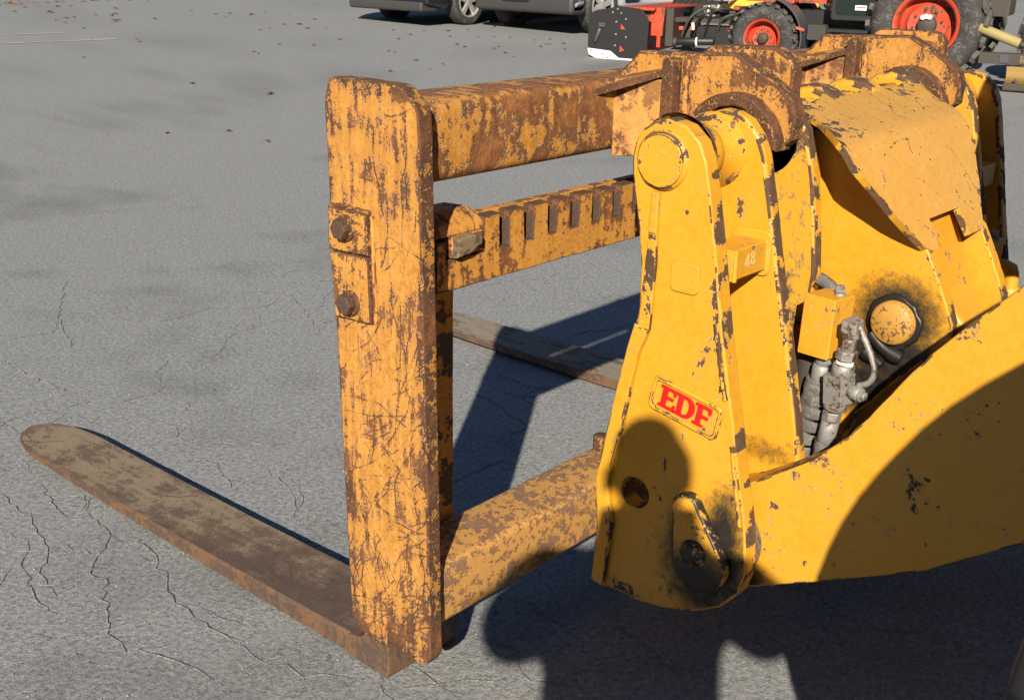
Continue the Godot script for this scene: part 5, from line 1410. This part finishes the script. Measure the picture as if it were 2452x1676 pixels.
	cyl(mb, Vector3(0.20, 0.27, -2.98), Vector3(0.24, 0.30, -2.35), 0.045, M.black, 16)
	cyl(mb, Vector3(0.204, 0.273, -2.86), Vector3(0.208, 0.276, -2.79), 0.05, M.iron, 16)
	cyl(mb, Vector3(0.22, 0.285, -2.56), Vector3(0.2215, 0.2865, -2.54), 0.052, M.white, 16)
	part(t, "lift_cylinder", mb, false)
	for hs in 7:
		mb = MB.new()
		var z0 := -2.75 + hs * 0.13
		tube(mb, [Vector3(0.25 + 0.03 * hs, 0.34, z0), Vector3(0.22, 0.55 + 0.03 * (hs % 3), z0 + 0.10), Vector3(0.30, 0.66 - 0.05 * (hs % 2), z0 + 0.26), Vector3(0.5, 0.60, z0 + 0.42)], 0.016, M.black if hs % 3 else M.iron, 8)
		part(t, "hydraulic_hose", mb, false)
	mb = MB.new()
	for k in 5: box(mb, Vector3(0.32 + 0.02 * (k % 2), 0.44 + 0.06 * k, -2.18 + 0.05 * (k % 3)), Vector3(0.06, 0.045, 0.07), 0.008, [M.orange, M.iron, M.orange_dirty, M.iron, M.orange][k])
	part(t, "valve_bank", mb, false)
	mb = MB.new()
	box(mb, Vector3(0.42, 0.46, -2.72), Vector3(0.05, 0.12, 0.26), 0.01, M.orange_dirty)
	part(t, "linkage_plate", mb, false)
	mb = MB.new()
	cyl(mb, Vector3(0.18, 0.50, -2.60), Vector3(0.18, 0.42, -2.59), 0.018, M.white, 10)
	part(t, "grease_tube", mb, false)
	mb = MB.new()
	box(mb, Vector3(0.46, 0.72, -2.62), Vector3(0.34, 0.03, 0.56), 0.005, M.black)
	for k in 7:
		box(mb, Vector3(0.285, 0.80 + 0.0, -2.86 + k * 0.075), Vector3(0.02, 0.22, 0.03), 0.004, M.black, Basis(Vector3(1, 0, 0), 0.3))
		box(mb, Vector3(0.30, 0.80, -2.825 + k * 0.075), Vector3(0.01, 0.22, 0.012), 0.002, M.iron, Basis(Vector3(1, 0, 0), 0.3))
	part(t, "ribbed_step", mb, false)
	# rear three-point arms and tank behind the rear wheel
	mb = MB.new()
	box(mb, Vector3(0.62, 0.95, 0.55), Vector3(0.5, 0.5, 0.42), 0.03, M.iron)
	part(t, "rear_tank", mb, false)
	mb = MB.new()
	var pts := []
	for k in 22: pts.append(Vector3(0.20, 0.90 + 0.13 * sin(k * 0.6), 1.18 + 0.13 * cos(k * 0.6)) + Vector3(0.004 * k, 0, 0))
	tube(mb, pts, 0.013, M.charcoal, 8)
	part(t, "coiled_hose", mb, false)

func build_pusher():
	var p := thing("snow_pusher", "orange snow pusher with black bolted end plate and white wear shoe", "snow pusher", Vector3(12.09, 0.235, -4.915), deg_to_rad(13.0))
	var z0 := -3.84; var z1 := -3.08
	var fr := Transform3D(Basis(Vector3(0, 0, 1), Vector3(0, 1, 0), Vector3(-1, 0, 0)), Vector3(0.0, 0, 0))
	var mb := MB.new()
	ext(mb, rounded([Vector2(z0, 0.12), Vector2(z0, 0.50), Vector2(z0 + 0.08, 0.56), Vector2(z0 + 0.40, 0.62), Vector2(z1 - 0.10, 0.60), Vector2(z1, 0.50), Vector2(z1, 0.10), Vector2(z1 - 0.2, 0.03), Vector2(z0 + 0.42, 0.03), Vector2(z0 + 0.30, 0.10)], 0.03), fr, -0.022, 0.0, 0.004, M.black, M.black)
	var sp := part(p, "end_plate", mb, false)
	mb = MB.new()
	ext(mb, rounded([Vector2(z0 + 0.0, 0.125), Vector2(z0 + 0.02, 0.05), Vector2(z0 + 0.12, 0.012), Vector2(z0 + 0.36, 0.0), Vector2(z1 - 0.05, 0.0), Vector2(z1 - 0.05, 0.025), Vector2(z0 + 0.40, 0.03), Vector2(z0 + 0.30, 0.105)], 0.012), fr, -0.03, 0.008, 0.004, M.white, M.white)
	part(p, "wear_shoe", mb, false)
	for b in [[0.37, 0.585], [0.31, 0.545], [0.42, 0.54], [0.36, 0.44], [0.36, 0.30], [0.355, 0.17], [0.48, 0.475], [0.49, 0.27], [0.43, 0.11]]:
		mb = MB.new()
		hexbolt(mb, Vector3(-0.001, b[1], z0 + b[0]), Vector3(-1, 0, 0), 0.010, 0.012, M.zinc, 1.2)
		part(sp, "bolt", mb, false)
	for b in [[0.05, 0.095], [0.13, 0.055], [0.20, 0.07], [0.27, 0.03]]:
		mb = MB.new()
		hexbolt(mb, Vector3(-0.009, b[1], z0 + b[0]), Vector3(-1, 0, 0), 0.008, 0.006, M.black, 1.2)
		part(sp, "bolt", mb, false)
	for y in [0.36, 0.115]:
		mb = MB.new()
		ext(mb, PackedVector2Array([Vector2(z0 + 0.42, y), Vector2(z0 + 0.48, y), Vector2(z0 + 0.42, y + 0.06)]), fr, 0.0005, 0.004, 0.0, M.orange, M.orange)
		part(sp, "triangle_opening", mb, false)
	mb = MB.new()
	cyl(mb, Vector3(-0.012, 0.20, z0 + 0.10), Vector3(-0.012, 0.36, z0 + 0.16), 0.022, M.charcoal, 12)
	box(mb, Vector3(-0.01, 0.40, z0 + 0.18), Vector3(0.02, 0.05, 0.08), 0.004, M.charcoal)
	part(sp, "spring_latch", mb, false)
	mb = MB.new()
	box(mb, Vector3(1.0, 0.33, z0 + 0.44), Vector3(1.98, 0.56, 0.03), 0.008, M.orange)
	box(mb, Vector3(1.0, 0.60, z0 + 0.62), Vector3(1.98, 0.03, 0.40), 0.008, M.orange)
	part(p, "blade", mb, false)
	mb = MB.new()
	ext(mb, PackedVector2Array([Vector2(z0 + 0.45, 0.615), Vector2(z1 + 0.16, 0.615), Vector2(z1 + 0.14, 0.30), Vector2(z1 + 0.12, 0.30), Vector2(z1 + 0.12, 0.17), Vector2(z1 + 0.075, 0.17), Vector2(z1 + 0.075, 0.30), Vector2(z1 + 0.0, 0.30), Vector2(z1 + 0.0, 0.45), Vector2(z0 + 0.45, 0.57)]), Transform3D(fr.basis, Vector3(0.10, 0, 0)), -0.02, 0.0, 0.003, M.orange, M.orange)
	part(p, "side_bracket", mb, false)
	mb = MB.new()
	box(mb, Vector3(0.16, 0.40, z1 + 0.21), Vector3(0.05, 0.42, 0.09), 0.006, M.iron)
	part(p, "coupling_post", mb, false)

func build_implement():
	var r := thing("grader_blade", "rear grader blade with yellow mouldboard and cream cylinder behind the tractor", "grader blade", Vector3(12.09, 0.197, -4.915), deg_to_rad(13.0))
	var mb := MB.new()
	box(mb, Vector3(0.15, 0.30, 1.30), Vector3(0.12, 0.11, 1.5), 0.01, M.iron)
	for k in 6: box(mb, Vector3(0.086, 0.30, 0.8 + 0.19 * k), Vector3(0.012, 0.08, 0.09), 0.003, [M.charcoal, M.clay][k % 2])
	part(r, "draw_bar", mb, false)
	mb = MB.new()
	cyl(mb, Vector3(0.05, 0.60, 0.52), Vector3(0.05, 0.46, 0.93), 0.05, M.cream, 20, 0.008)
	cyl(mb, Vector3(0.05, 0.46, 0.93), Vector3(0.05, 0.44, 0.99), 0.03, M.iron, 14)
	part(r, "hydraulic_cylinder", mb, false)
	mb = MB.new()
	for i in 8:
		var y0 := 0.02 + 0.22 * i / 8.0; var y1 := 0.02 + 0.22 * (i + 1) / 8.0
		var b0 := 0.10 - 0.07 * sin(PI * i / 8.0); var b1 := 0.10 - 0.07 * sin(PI * (i + 1) / 8.0)
		var n := Vector3(-1, (b1 - b0) / 0.035, 0).normalized()
		for s in 2:
			var off := 0.02 * s
			mb.quad(M.shaded_yellow, Vector3(0.05 - b0 + off, y0, 0.85), Vector3(0.05 - b0 + off, y0, 2.4), Vector3(0.05 - b1 + off, y1, 2.4), Vector3(0.05 - b1 + off, y1, 0.85), n, n, n, n)
	box(mb, Vector3(-0.035, 0.04, 1.62), Vector3(0.02, 0.07, 1.56), 0.003, M.iron)
	part(r, "mouldboard", mb, false)
	for k in 7:
		mb = MB.new()
		hexbolt(mb, Vector3(-0.05, 0.10, 0.95 + 0.2 * k), Vector3(-1, 0, 0), 0.014, 0.012, M.iron)
		part(r, "bolt", mb, false)
	tyre(r, Vector3(0.55, 0.50, 1.35), 0.5, 0.2, 0.27, 20, M.iron, "other_machine_tyre", "other_machine_rim", -1.0, false, 0.025)  # tyre of another machine, attached to this implement

func build_yellow_machine():
	var y := thing("yellow_machine", "yellow machine body at the top edge, beyond the tractor", "machine", Vector3(16.6, 0.42, -10.74), deg_to_rad(41.0))
	var mb := MB.new()
	box(mb, Vector3(0.6, 0.80, 0.85), Vector3(1.2, 1.3, 2.6), 0.06, M.machine)
	part(y, "body", mb, false)
	mb = MB.new()
	box(mb, Vector3(0.7, 0.42, 0.2), Vector3(1.0, 0.22, 3.4), 0.03, M.iron)
	part(y, "frame_rail", mb, false)
	for wz in [-0.95, 2.7]:
		tyre(y, Vector3(-0.1, 0.52, wz), 0.52, 0.36, 0.36, 26, M.white, "tyre", "white_rim", -1.0, false, 0.02)

# ------------------------------------------------------------------ leaves, stones
func leaf_mesh(kind: int) -> ArrayMesh:
	var mb := MB.new()
	var m = [M.leaf_a, M.leaf_b, M.leaf_c][kind]
	var pts := [Vector3(0, 0.010, 0)]
	var n := 12
	for i in n:
		var a := TAU * i / n
		var r := (0.045 if i % 2 == 0 else 0.026) * rng.randf_range(0.8, 1.2) * (1.35 if i == 0 else 1.0)
		pts.append(Vector3(cos(a) * r, rng.randf_range(0.004, 0.034), sin(a) * r * 0.85))
	for i in n: mb.flat(m, pts[0], pts[1 + i], pts[1 + (i + 1) % n], Vector3.UP)
	tube(mb, [pts[0], Vector3(-0.03, 0.008, 0.004), Vector3(-0.065, 0.012, 0.0)], 0.0016, m, 5)
	return mb.mesh()

func build_leaves():
	M.leaf_a = std(Color(0.16, 0.075, 0.04), 0.85); M.leaf_b = std(Color(0.22, 0.115, 0.06), 0.85); M.leaf_c = std(Color(0.085, 0.072, 0.058), 0.9)
	for k in ["leaf_a", "leaf_b"]: M[k].backlight_enabled = true; M[k].backlight = Color(0.12, 0.05, 0.02)
	var meshes := [leaf_mesh(0), leaf_mesh(1), leaf_mesh(2), leaf_mesh(0), leaf_mesh(2)]
	# spots read from the photograph: x, z, size, kind
	var n := 0
	for s in LEAVES:
		var o := MeshInstance3D.new()
		o.mesh = meshes[(s[3] + n * 3) % 5 if s[3] < 2 else (2 if n % 2 else 4)]
		o.name = numbered("dry_leaf")
		add_child(o, true)
		o.position = Vector3(s[0], gy(s[0], s[1]) + 0.002, s[1]); o.rotation.y = rng.randf() * TAU; o.scale = Vector3.ONE * s[2] * rng.randf_range(0.75, 1.05) * (0.78 if s[3] == 2 else 1.0)
		tag(o, "dry brown leaf lying on the grey asphalt toward the top edge" if s[3] < 2 else "small dark dead leaf flattened on the asphalt", "leaf", "dry leaves near the drift" if s[3] < 2 else "dark dead leaves over the yard")
		n += 1
	var mb := MB.new()
	for i in 260:
		var t := rng.randf(); var x := lerpf(8.2, 14.2, t) + rng.randf_range(-0.4, 0.4)
		var z := lerpf(-19.2, -18.9, t) - rng.randf() * rng.randf() * 2.6
		var c := Vector3(x, gy(x, z) + 0.004, z)
		var a := rng.randf() * TAU; var r := rng.randf_range(0.03, 0.075)
		var u := Vector3(cos(a), rng.randf_range(-0.1, 0.5), sin(a)) * r; var v := Vector3(-sin(a), rng.randf_range(-0.1, 0.5), cos(a)) * r * 0.7
		var m = [M.leaf_a, M.leaf_b, M.leaf_c][rng.randi() % 3]
		mb.flat(m, c - u * 0.2, c + u, c + v, Vector3.UP); mb.flat(m, c - u * 0.2, c + v, c - u, Vector3.UP); mb.flat(m, c - u * 0.2, c - u, c - v * 0.8, Vector3.UP)
	top("leaf_litter", mb, "brown drift of dry leaves along the top left edge", "leaves", "", "stuff")
	# small stones and grit
	var mm := MultiMesh.new()
	mm.transform_format = MultiMesh.TRANSFORM_3D; mm.use_colors = true
	var sp := MB.new()
	var pk := []
	for i in 9: pk.append(Vector3(rng.randf_range(-1, 1), rng.randf_range(-0.5, 0.6), rng.randf_range(-1, 1)).normalized() * rng.randf_range(0.7, 1.0))
	var sm := std(Color(1, 1, 1), 0.95); sm.vertex_color_use_as_albedo = true
	for i in 8:
		for j in 6:
			var f := func(a: int, b: int) -> Vector3:
				var th := PI * b / 6.0; var ph := TAU * a / 8.0
				var d := Vector3(sin(th) * cos(ph), cos(th), sin(th) * sin(ph))
				var k := 1.0
				for q in pk: k += 0.12 * (d.dot(q) - 0.4)
				return Vector3(d.x, d.y * 0.6, d.z) * k
			var A: Vector3 = f.call(i, j); var B: Vector3 = f.call((i + 1) % 8, j); var Cc: Vector3 = f.call((i + 1) % 8, j + 1); var D: Vector3 = f.call(i, j + 1)
			sp.flat(sm, A, B, Cc, A + Cc); sp.flat(sm, A, Cc, D, A + Cc)
	mm.mesh = sp.mesh()
	mm.instance_count = 5200
	for i in 5200:
		var t := pow(rng.randf(), 1.6)
		var d := lerpf(1.2, 19.0, t); var a := rng.randf_range(-0.52, 0.52) + deg_to_rad(49.0)
		var x := sin(a) * d; var z := -cos(a) * d
		var r := rng.randf_range(0.0012, 0.0034) * (1.0 + d * 0.12) * (1.7 if rng.randf() < 0.015 else 1.0)
		mm.set_instance_transform(i, Transform3D(Basis(Vector3.UP, rng.randf() * TAU).scaled(Vector3.ONE * r), Vector3(x, gy(x, z) + r * 0.35, z)))
		var g := rng.randf_range(0.10, 0.26) if rng.randf() < 0.9 else rng.randf_range(0.3, 0.45)
		mm.set_instance_color(i, Color(g, g * 0.98, g * 0.93))
	var mi := MultiMeshInstance3D.new()
	mi.multimesh = mm; mi.name = "grit"
	add_child(mi, true)
	tag(mi, "fine grit and small stones strewn over the asphalt", "grit", "", "stuff")

# ------------------------------------------------------------------ the person taking the picture, who stands just outside it
# surface nets over tapered capsules [a, b, ra, rb, colour]; joined with a smooth minimum k
func nets(mb: MB, m, bones: Array, h: float, k: float):
	var lo := Vector3.ONE * 1e9; var hi := -lo
	for b in bones:
		for e in 2:
			lo = lo.min(b[e] - Vector3.ONE * (b[2 + e] + 3 * h)); hi = hi.max(b[e] + Vector3.ONE * (b[2 + e] + 3 * h))
	var n := Vector3i(((hi - lo) / h).ceil()) + Vector3i.ONE
	var F := PackedFloat32Array(); F.resize(n.x * n.y * n.z); F.fill(1.0)
	var near := PackedFloat32Array(); near.resize(F.size()); near.fill(9.0)
	var id := PackedByteArray(); id.resize(F.size())
	for bi in bones.size():
		var b: Array = bones[bi]
		var A: Vector3 = b[0]; var B: Vector3 = b[1]; var ra: float = b[2]; var rb: float = b[3]
		var pad := maxf(ra, rb) + k + 2 * h
		var i0 := Vector3i(((A.min(B) - Vector3.ONE * pad - lo) / h).floor()).clamp(Vector3i.ZERO, n - Vector3i.ONE)
		var i1 := Vector3i(((A.max(B) + Vector3.ONE * pad - lo) / h).ceil()).clamp(Vector3i.ZERO, n - Vector3i.ONE)
		var ab := B - A; var L2 := maxf(ab.length_squared(), 1e-9)
		for z in range(i0.z, i1.z + 1):
			for y in range(i0.y, i1.y + 1):
				for x in range(i0.x, i1.x + 1):
					var p := lo + Vector3(x, y, z) * h
					var t := clampf((p - A).dot(ab) / L2, 0.0, 1.0)
					var d := p.distance_to(A + ab * t) - lerpf(ra, rb, t)
					var q := (z * n.y + y) * n.x + x
					var f := F[q]
					var hh := maxf(k - absf(f - d), 0.0) / k
					F[q] = minf(f, d) - hh * hh * k * 0.25
					if d < near[q]: near[q] = d; id[q] = bi
	var vid := {}
	var vs := PackedVector3Array(); var cs := PackedColorArray()
	for z in n.z - 1:
		for y in n.y - 1:
			for x in n.x - 1:
				var q := (z * n.y + y) * n.x + x
				var neg := 0
				var c := []
				for o in 8:
					var v := F[q + (o & 1) + ((o >> 1) & 1) * n.x + (o >> 2) * n.x * n.y]
					c.append(v)
					if v < 0: neg += 1
				if neg == 0 or neg == 8: continue
				var s := Vector3.ZERO; var cnt := 0
				for e in [[0, 1], [2, 3], [4, 5], [6, 7], [0, 2], [1, 3], [4, 6], [5, 7], [0, 4], [1, 5], [2, 6], [3, 7]]:
					var a: float = c[e[0]]; var b: float = c[e[1]]
					if (a < 0) != (b < 0):
						var t := a / (a - b)
						s += Vector3(e[0] & 1, (e[0] >> 1) & 1, e[0] >> 2).lerp(Vector3(e[1] & 1, (e[1] >> 1) & 1, e[1] >> 2), t); cnt += 1
				vid[q] = vs.size()
				vs.append(lo + (Vector3(x, y, z) + s / cnt) * h)
				cs.append(bones[id[q]][4])
	var nv := PackedVector3Array(); nv.resize(vs.size())
	var tris := PackedInt32Array()
	var st := [1, n.x, n.x * n.y]
	for q in vid:
		var z: int = q / (n.x * n.y); var y: int = (q / n.x) % n.y; var x: int = q % n.x
		for ax in 3:
			var u := (ax + 1) % 3; var w := (ax + 2) % 3
			var co := [x, y, z]
			if co[u] == 0 or co[w] == 0: continue
			var a := F[q]; var b := F[q + st[ax]]
			if (a < 0) == (b < 0): continue
			var q1: int = q - st[u]; var q2: int = q - st[u] - st[w]; var q3: int = q - st[w]
			if not (vid.has(q1) and vid.has(q2) and vid.has(q3)): continue
			var r := [vid[q], vid[q1], vid[q2], vid[q3]]
			if a >= 0: r.reverse()
			tris.append_array(PackedInt32Array([r[0], r[1], r[2], r[0], r[2], r[3]]))
	for i in range(0, tris.size(), 3):
		var g := (vs[tris[i + 1]] - vs[tris[i]]).cross(vs[tris[i + 2]] - vs[tris[i]])
		for j in 3: nv[tris[i + j]] += g
	# outward sense from the field itself
	var sgn := 0.0
	for i in range(0, vs.size(), 37):
		var p := vs[i] + nv[i].normalized() * h
		var g := Vector3i(((p - lo) / h).round()).clamp(Vector3i.ZERO, n - Vector3i.ONE)
		sgn += signf(F[(g.z * n.y + g.y) * n.x + g.x])
	var s1 := 1.0 if sgn >= 0 else -1.0
	for i in range(0, tris.size(), 3):
		var a := tris[i]; var b := tris[i + 1]; var c := tris[i + 2]
		mb.tri(m, vs[a], vs[b], vs[c], nv[a].normalized() * s1, nv[b].normalized() * s1, nv[c].normalized() * s1, Vector2.ZERO, Vector2.ZERO, Vector2.ZERO, cs[a])

func build_person():
	var vF := Vector3(0.754, 0, -0.657); var vR := Vector3(0.657, 0, 0.754)
	var P := func(lat: float, y: float, back: float) -> Vector3: return vR * lat + Vector3(0, y, 0) - vF * back
	var root := thing("person", "person in dark jacket and blue jeans standing and holding up a phone with both hands", "person", P.call(-0.05, 0.0, 0.29))
	var m := std(Color(1, 1, 1), 0.8); m.vertex_color_use_as_albedo = true
	var skin := Color(0.42, 0.24, 0.16); var coat := Color(0.03, 0.035, 0.05); var jean := Color(0.05, 0.075, 0.14); var shoe := Color(0.05, 0.035, 0.025)
	var mb := MB.new()
	var B := []
	B.append([P.call(-0.05, 0.98, 0.31), P.call(-0.05, 1.20, 0.31), 0.145, 0.135, coat])
	for s in [-1.0, 1.0]:
		B.append([P.call(-0.05 + 0.06 * s, 1.18, 0.31), P.call(-0.05 + 0.08 * s, 1.42, 0.31), 0.125, 0.125, coat])
		B.append([P.call(-0.05 + 0.08 * s, 0.97, 0.31), P.call(-0.05 + 0.10 * s, 0.90, 0.31), 0.118, 0.110, coat])
		B.append([P.call(-0.05 + 0.10 * s, 0.90, 0.31), P.call(-0.05 + 0.11 * s, 0.50, 0.30), 0.098, 0.068, jean])
		B.append([P.call(-0.05 + 0.11 * s, 0.50, 0.30), P.call(-0.05 + 0.12 * s, 0.09, 0.32), 0.066, 0.048, jean])
		B.append([P.call(-0.05 + 0.12 * s, 0.05, 0.34), P.call(-0.05 + 0.14 * s, 0.04, 0.13), 0.05, 0.040, shoe])
		var sh: Vector3 = P.call(-0.05 + 0.19 * s, 1.485, 0.30)
		var el: Vector3 = P.call(-0.312, 1.36, 0.23) if s < 0 else P.call(0.258, 1.372, 0.22)
		var wr: Vector3 = P.call(-0.05 + 0.09 * s + 0.05, 1.43, 0.055)
		B.append([P.call(-0.05 + 0.09 * s, 1.47, 0.31), sh, 0.085, 0.072, coat])
		B.append([sh, el, 0.092, 0.080, coat]); B.append([el, wr, 0.076, 0.044, coat])
		B.append([wr, P.call(0.085 * s, 1.455, 0.04), 0.028, 0.03, skin])
	B.append([P.call(-0.05, 1.50, 0.31), P.call(-0.04, 1.60, 0.275), 0.062, 0.055, skin])
	B.append([P.call(-0.05, 1.48, 0.32), P.call(-0.04, 1.63, 0.31), 0.135, 0.088, coat])
	nets(mb, m, B, 0.017, 0.045)
	# head on a grid of its own
	var Hh := []
	Hh.append([P.call(-0.035, 1.755, 0.265), P.call(-0.035, 1.745, 0.225), 0.082, 0.070, skin])
	Hh.append([P.call(-0.035, 1.715, 0.215), P.call(-0.035, 1.650, 0.200), 0.060, 0.036, skin])
	Hh.append([P.call(-0.035, 1.66, 0.25), P.call(-0.04, 1.59, 0.28), 0.052, 0.054, skin])
	Hh.append([P.call(-0.035, 1.735, 0.158), P.call(-0.035, 1.702, 0.138), 0.009, 0.014, skin])
	Hh.append([P.call(-0.055, 1.668, 0.160), P.call(-0.015, 1.668, 0.160), 0.008, 0.008, Color(0.4, 0.17, 0.13)])
	for s in [-1.0, 1.0]:
		Hh.append([P.call(-0.035 + 0.035 * s, 1.758, 0.158), P.call(-0.035 + 0.012 * s, 1.756, 0.150), 0.008, 0.007, skin])
		Hh.append([P.call(-0.035 + 0.080 * s, 1.745, 0.245), P.call(-0.035 + 0.084 * s, 1.705, 0.24), 0.013, 0.009, skin])
		# eyes
		Hh.append([P.call(-0.035 + 0.031 * s, 1.737, 0.170), P.call(-0.035 + 0.031 * s, 1.737, 0.168), 0.010, 0.010, Color(0.6, 0.58, 0.55)])
	nets(mb, m, Hh, 0.0075, 0.018)
	# hands: palm, four fingers round the back of the phone, thumb on the near side
	for s in [-1.0, 1.0]:
		var Q := []
		Q.append([P.call(0.086 * s, 1.455, 0.04), P.call(0.088 * s, 1.49, 0.028), 0.026, 0.022, skin])
		for f in 4:
			var y := 1.473 + 0.0165 * f
			var kx: float = 0.094 - 0.003 * f; var l: float = [0.9, 1.0, 1.05, 0.95][f]
			Q.append([P.call(0.088 * s, y, 0.026), P.call((kx + 0.006) * s, y + 0.004, 0.012), 0.0105, 0.0092, skin])
			Q.append([P.call((kx + 0.006) * s, y + 0.004, 0.012), P.call((kx - 0.012 * l) * s, y + 0.004, 0.0015), 0.0092, 0.0082, skin])
			Q.append([P.call((kx - 0.012 * l) * s, y + 0.004, 0.0015), P.call((kx - 0.030 * l) * s, y + 0.003, 0.0035), 0.0082, 0.0072, skin])
		Q.append([P.call(0.082 * s, 1.462, 0.036), P.call(0.070 * s, 1.478, 0.032), 0.0135, 0.0115, skin])
		Q.append([P.call(0.070 * s, 1.478, 0.032), P.call(0.052 * s, 1.492, 0.028), 0.0112, 0.0088, skin])
		nets(mb, m, Q, 0.0042, 0.006)
	part(root, "body", mb)
	mb = MB.new()
	nets(mb, std(Color(0.03, 0.02, 0.014), 0.7), [[P.call(-0.035, 1.775, 0.285), P.call(-0.035, 1.785, 0.225), 0.084, 0.068, Color.WHITE], [P.call(-0.035, 1.72, 0.315), P.call(-0.035, 1.66, 0.31), 0.055, 0.045, Color.WHITE]], 0.009, 0.03)
	part(root, "hair", mb)
	mb = MB.new()
	ext(mb, rrect(Vector2(-0.077, -0.037), Vector2(0.077, 0.037), 0.010), Transform3D(Basis(vR, Vector3.UP, vR.cross(Vector3.UP)), P.call(0.0, 1.496, 0.018)), -0.004, 0.004, 0.002, M.darkglass, M.black)
	top("smartphone", mb, "black smartphone held level in both hands of the person", "phone")

# ------------------------------------------------------------------ scene
func _ready():
	rng.seed = 20240
	var cam := Camera3D.new()
	cam.name = "camera"
	cam.fov = 34.0; cam.near = 0.05; cam.far = 600.0
	cam.transform = Transform3D(Basis(Vector3(0.6610, 0.0180, 0.7500), Vector3(0.2390, 0.9430, -0.2330), Vector3(-0.711, 0.333, 0.619)).orthonormalized(), Vector3(0, 1.5, 0))
	add_child(cam)
	cam.current = true
	var sky := ProceduralSkyMaterial.new()
	sky.sky_top_color = Color(0.34, 0.45, 0.62); sky.sky_horizon_color = Color(0.66, 0.71, 0.77); sky.sky_curve = 0.16
	sky.ground_bottom_color = Color(0.3, 0.29, 0.28); sky.ground_horizon_color = Color(0.55, 0.56, 0.57)
	sky.sun_angle_max = 0.0
	var we := WorldEnvironment.new()
	var env := Environment.new()
	env.background_mode = Environment.BG_SKY
	env.sky = Sky.new(); env.sky.sky_material = sky
	env.background_energy_multiplier = 0.33
	env.tonemap_mode = Environment.TONE_MAPPER_LINEAR
	env.tonemap_exposure = 2.1
	env.sdfgi_enabled = true; env.ssao_enabled = true; env.ssil_enabled = true
	we.environment = env; we.name = "daylight"
	add_child(we)
	var sun := DirectionalLight3D.new()
	sun.name = "sun"
	sun.light_color = Color(1.0, 0.945, 0.86); sun.light_energy = 1.45; sun.light_angular_distance = 0.55; sun.shadow_enabled = true
	add_child(sun)
	sun.look_at_from_position(Vector3.ZERO, SUN, Vector3.UP)
	var t0 := Time.get_ticks_msec()
	make_materials()
	print("materials ", Time.get_ticks_msec() - t0)
	build_ground()
	print("ground ", Time.get_ticks_msec() - t0)
	build_frame()
	build_fork(1.412, "near rusty fork tine lying on the asphalt, under the tall side plate")
	build_fork(3.115, "far dusty fork tine, partly in the shadow of the frame")
	build_coupler()
	build_loader()
	print("machine ", Time.get_ticks_msec() - t0)
	build_tractor(); build_pusher(); build_implement(); build_sedan(); build_suv(); build_yellow_machine()
	build_leaves()
	build_person()
	print("done ", Time.get_ticks_msec() - t0)
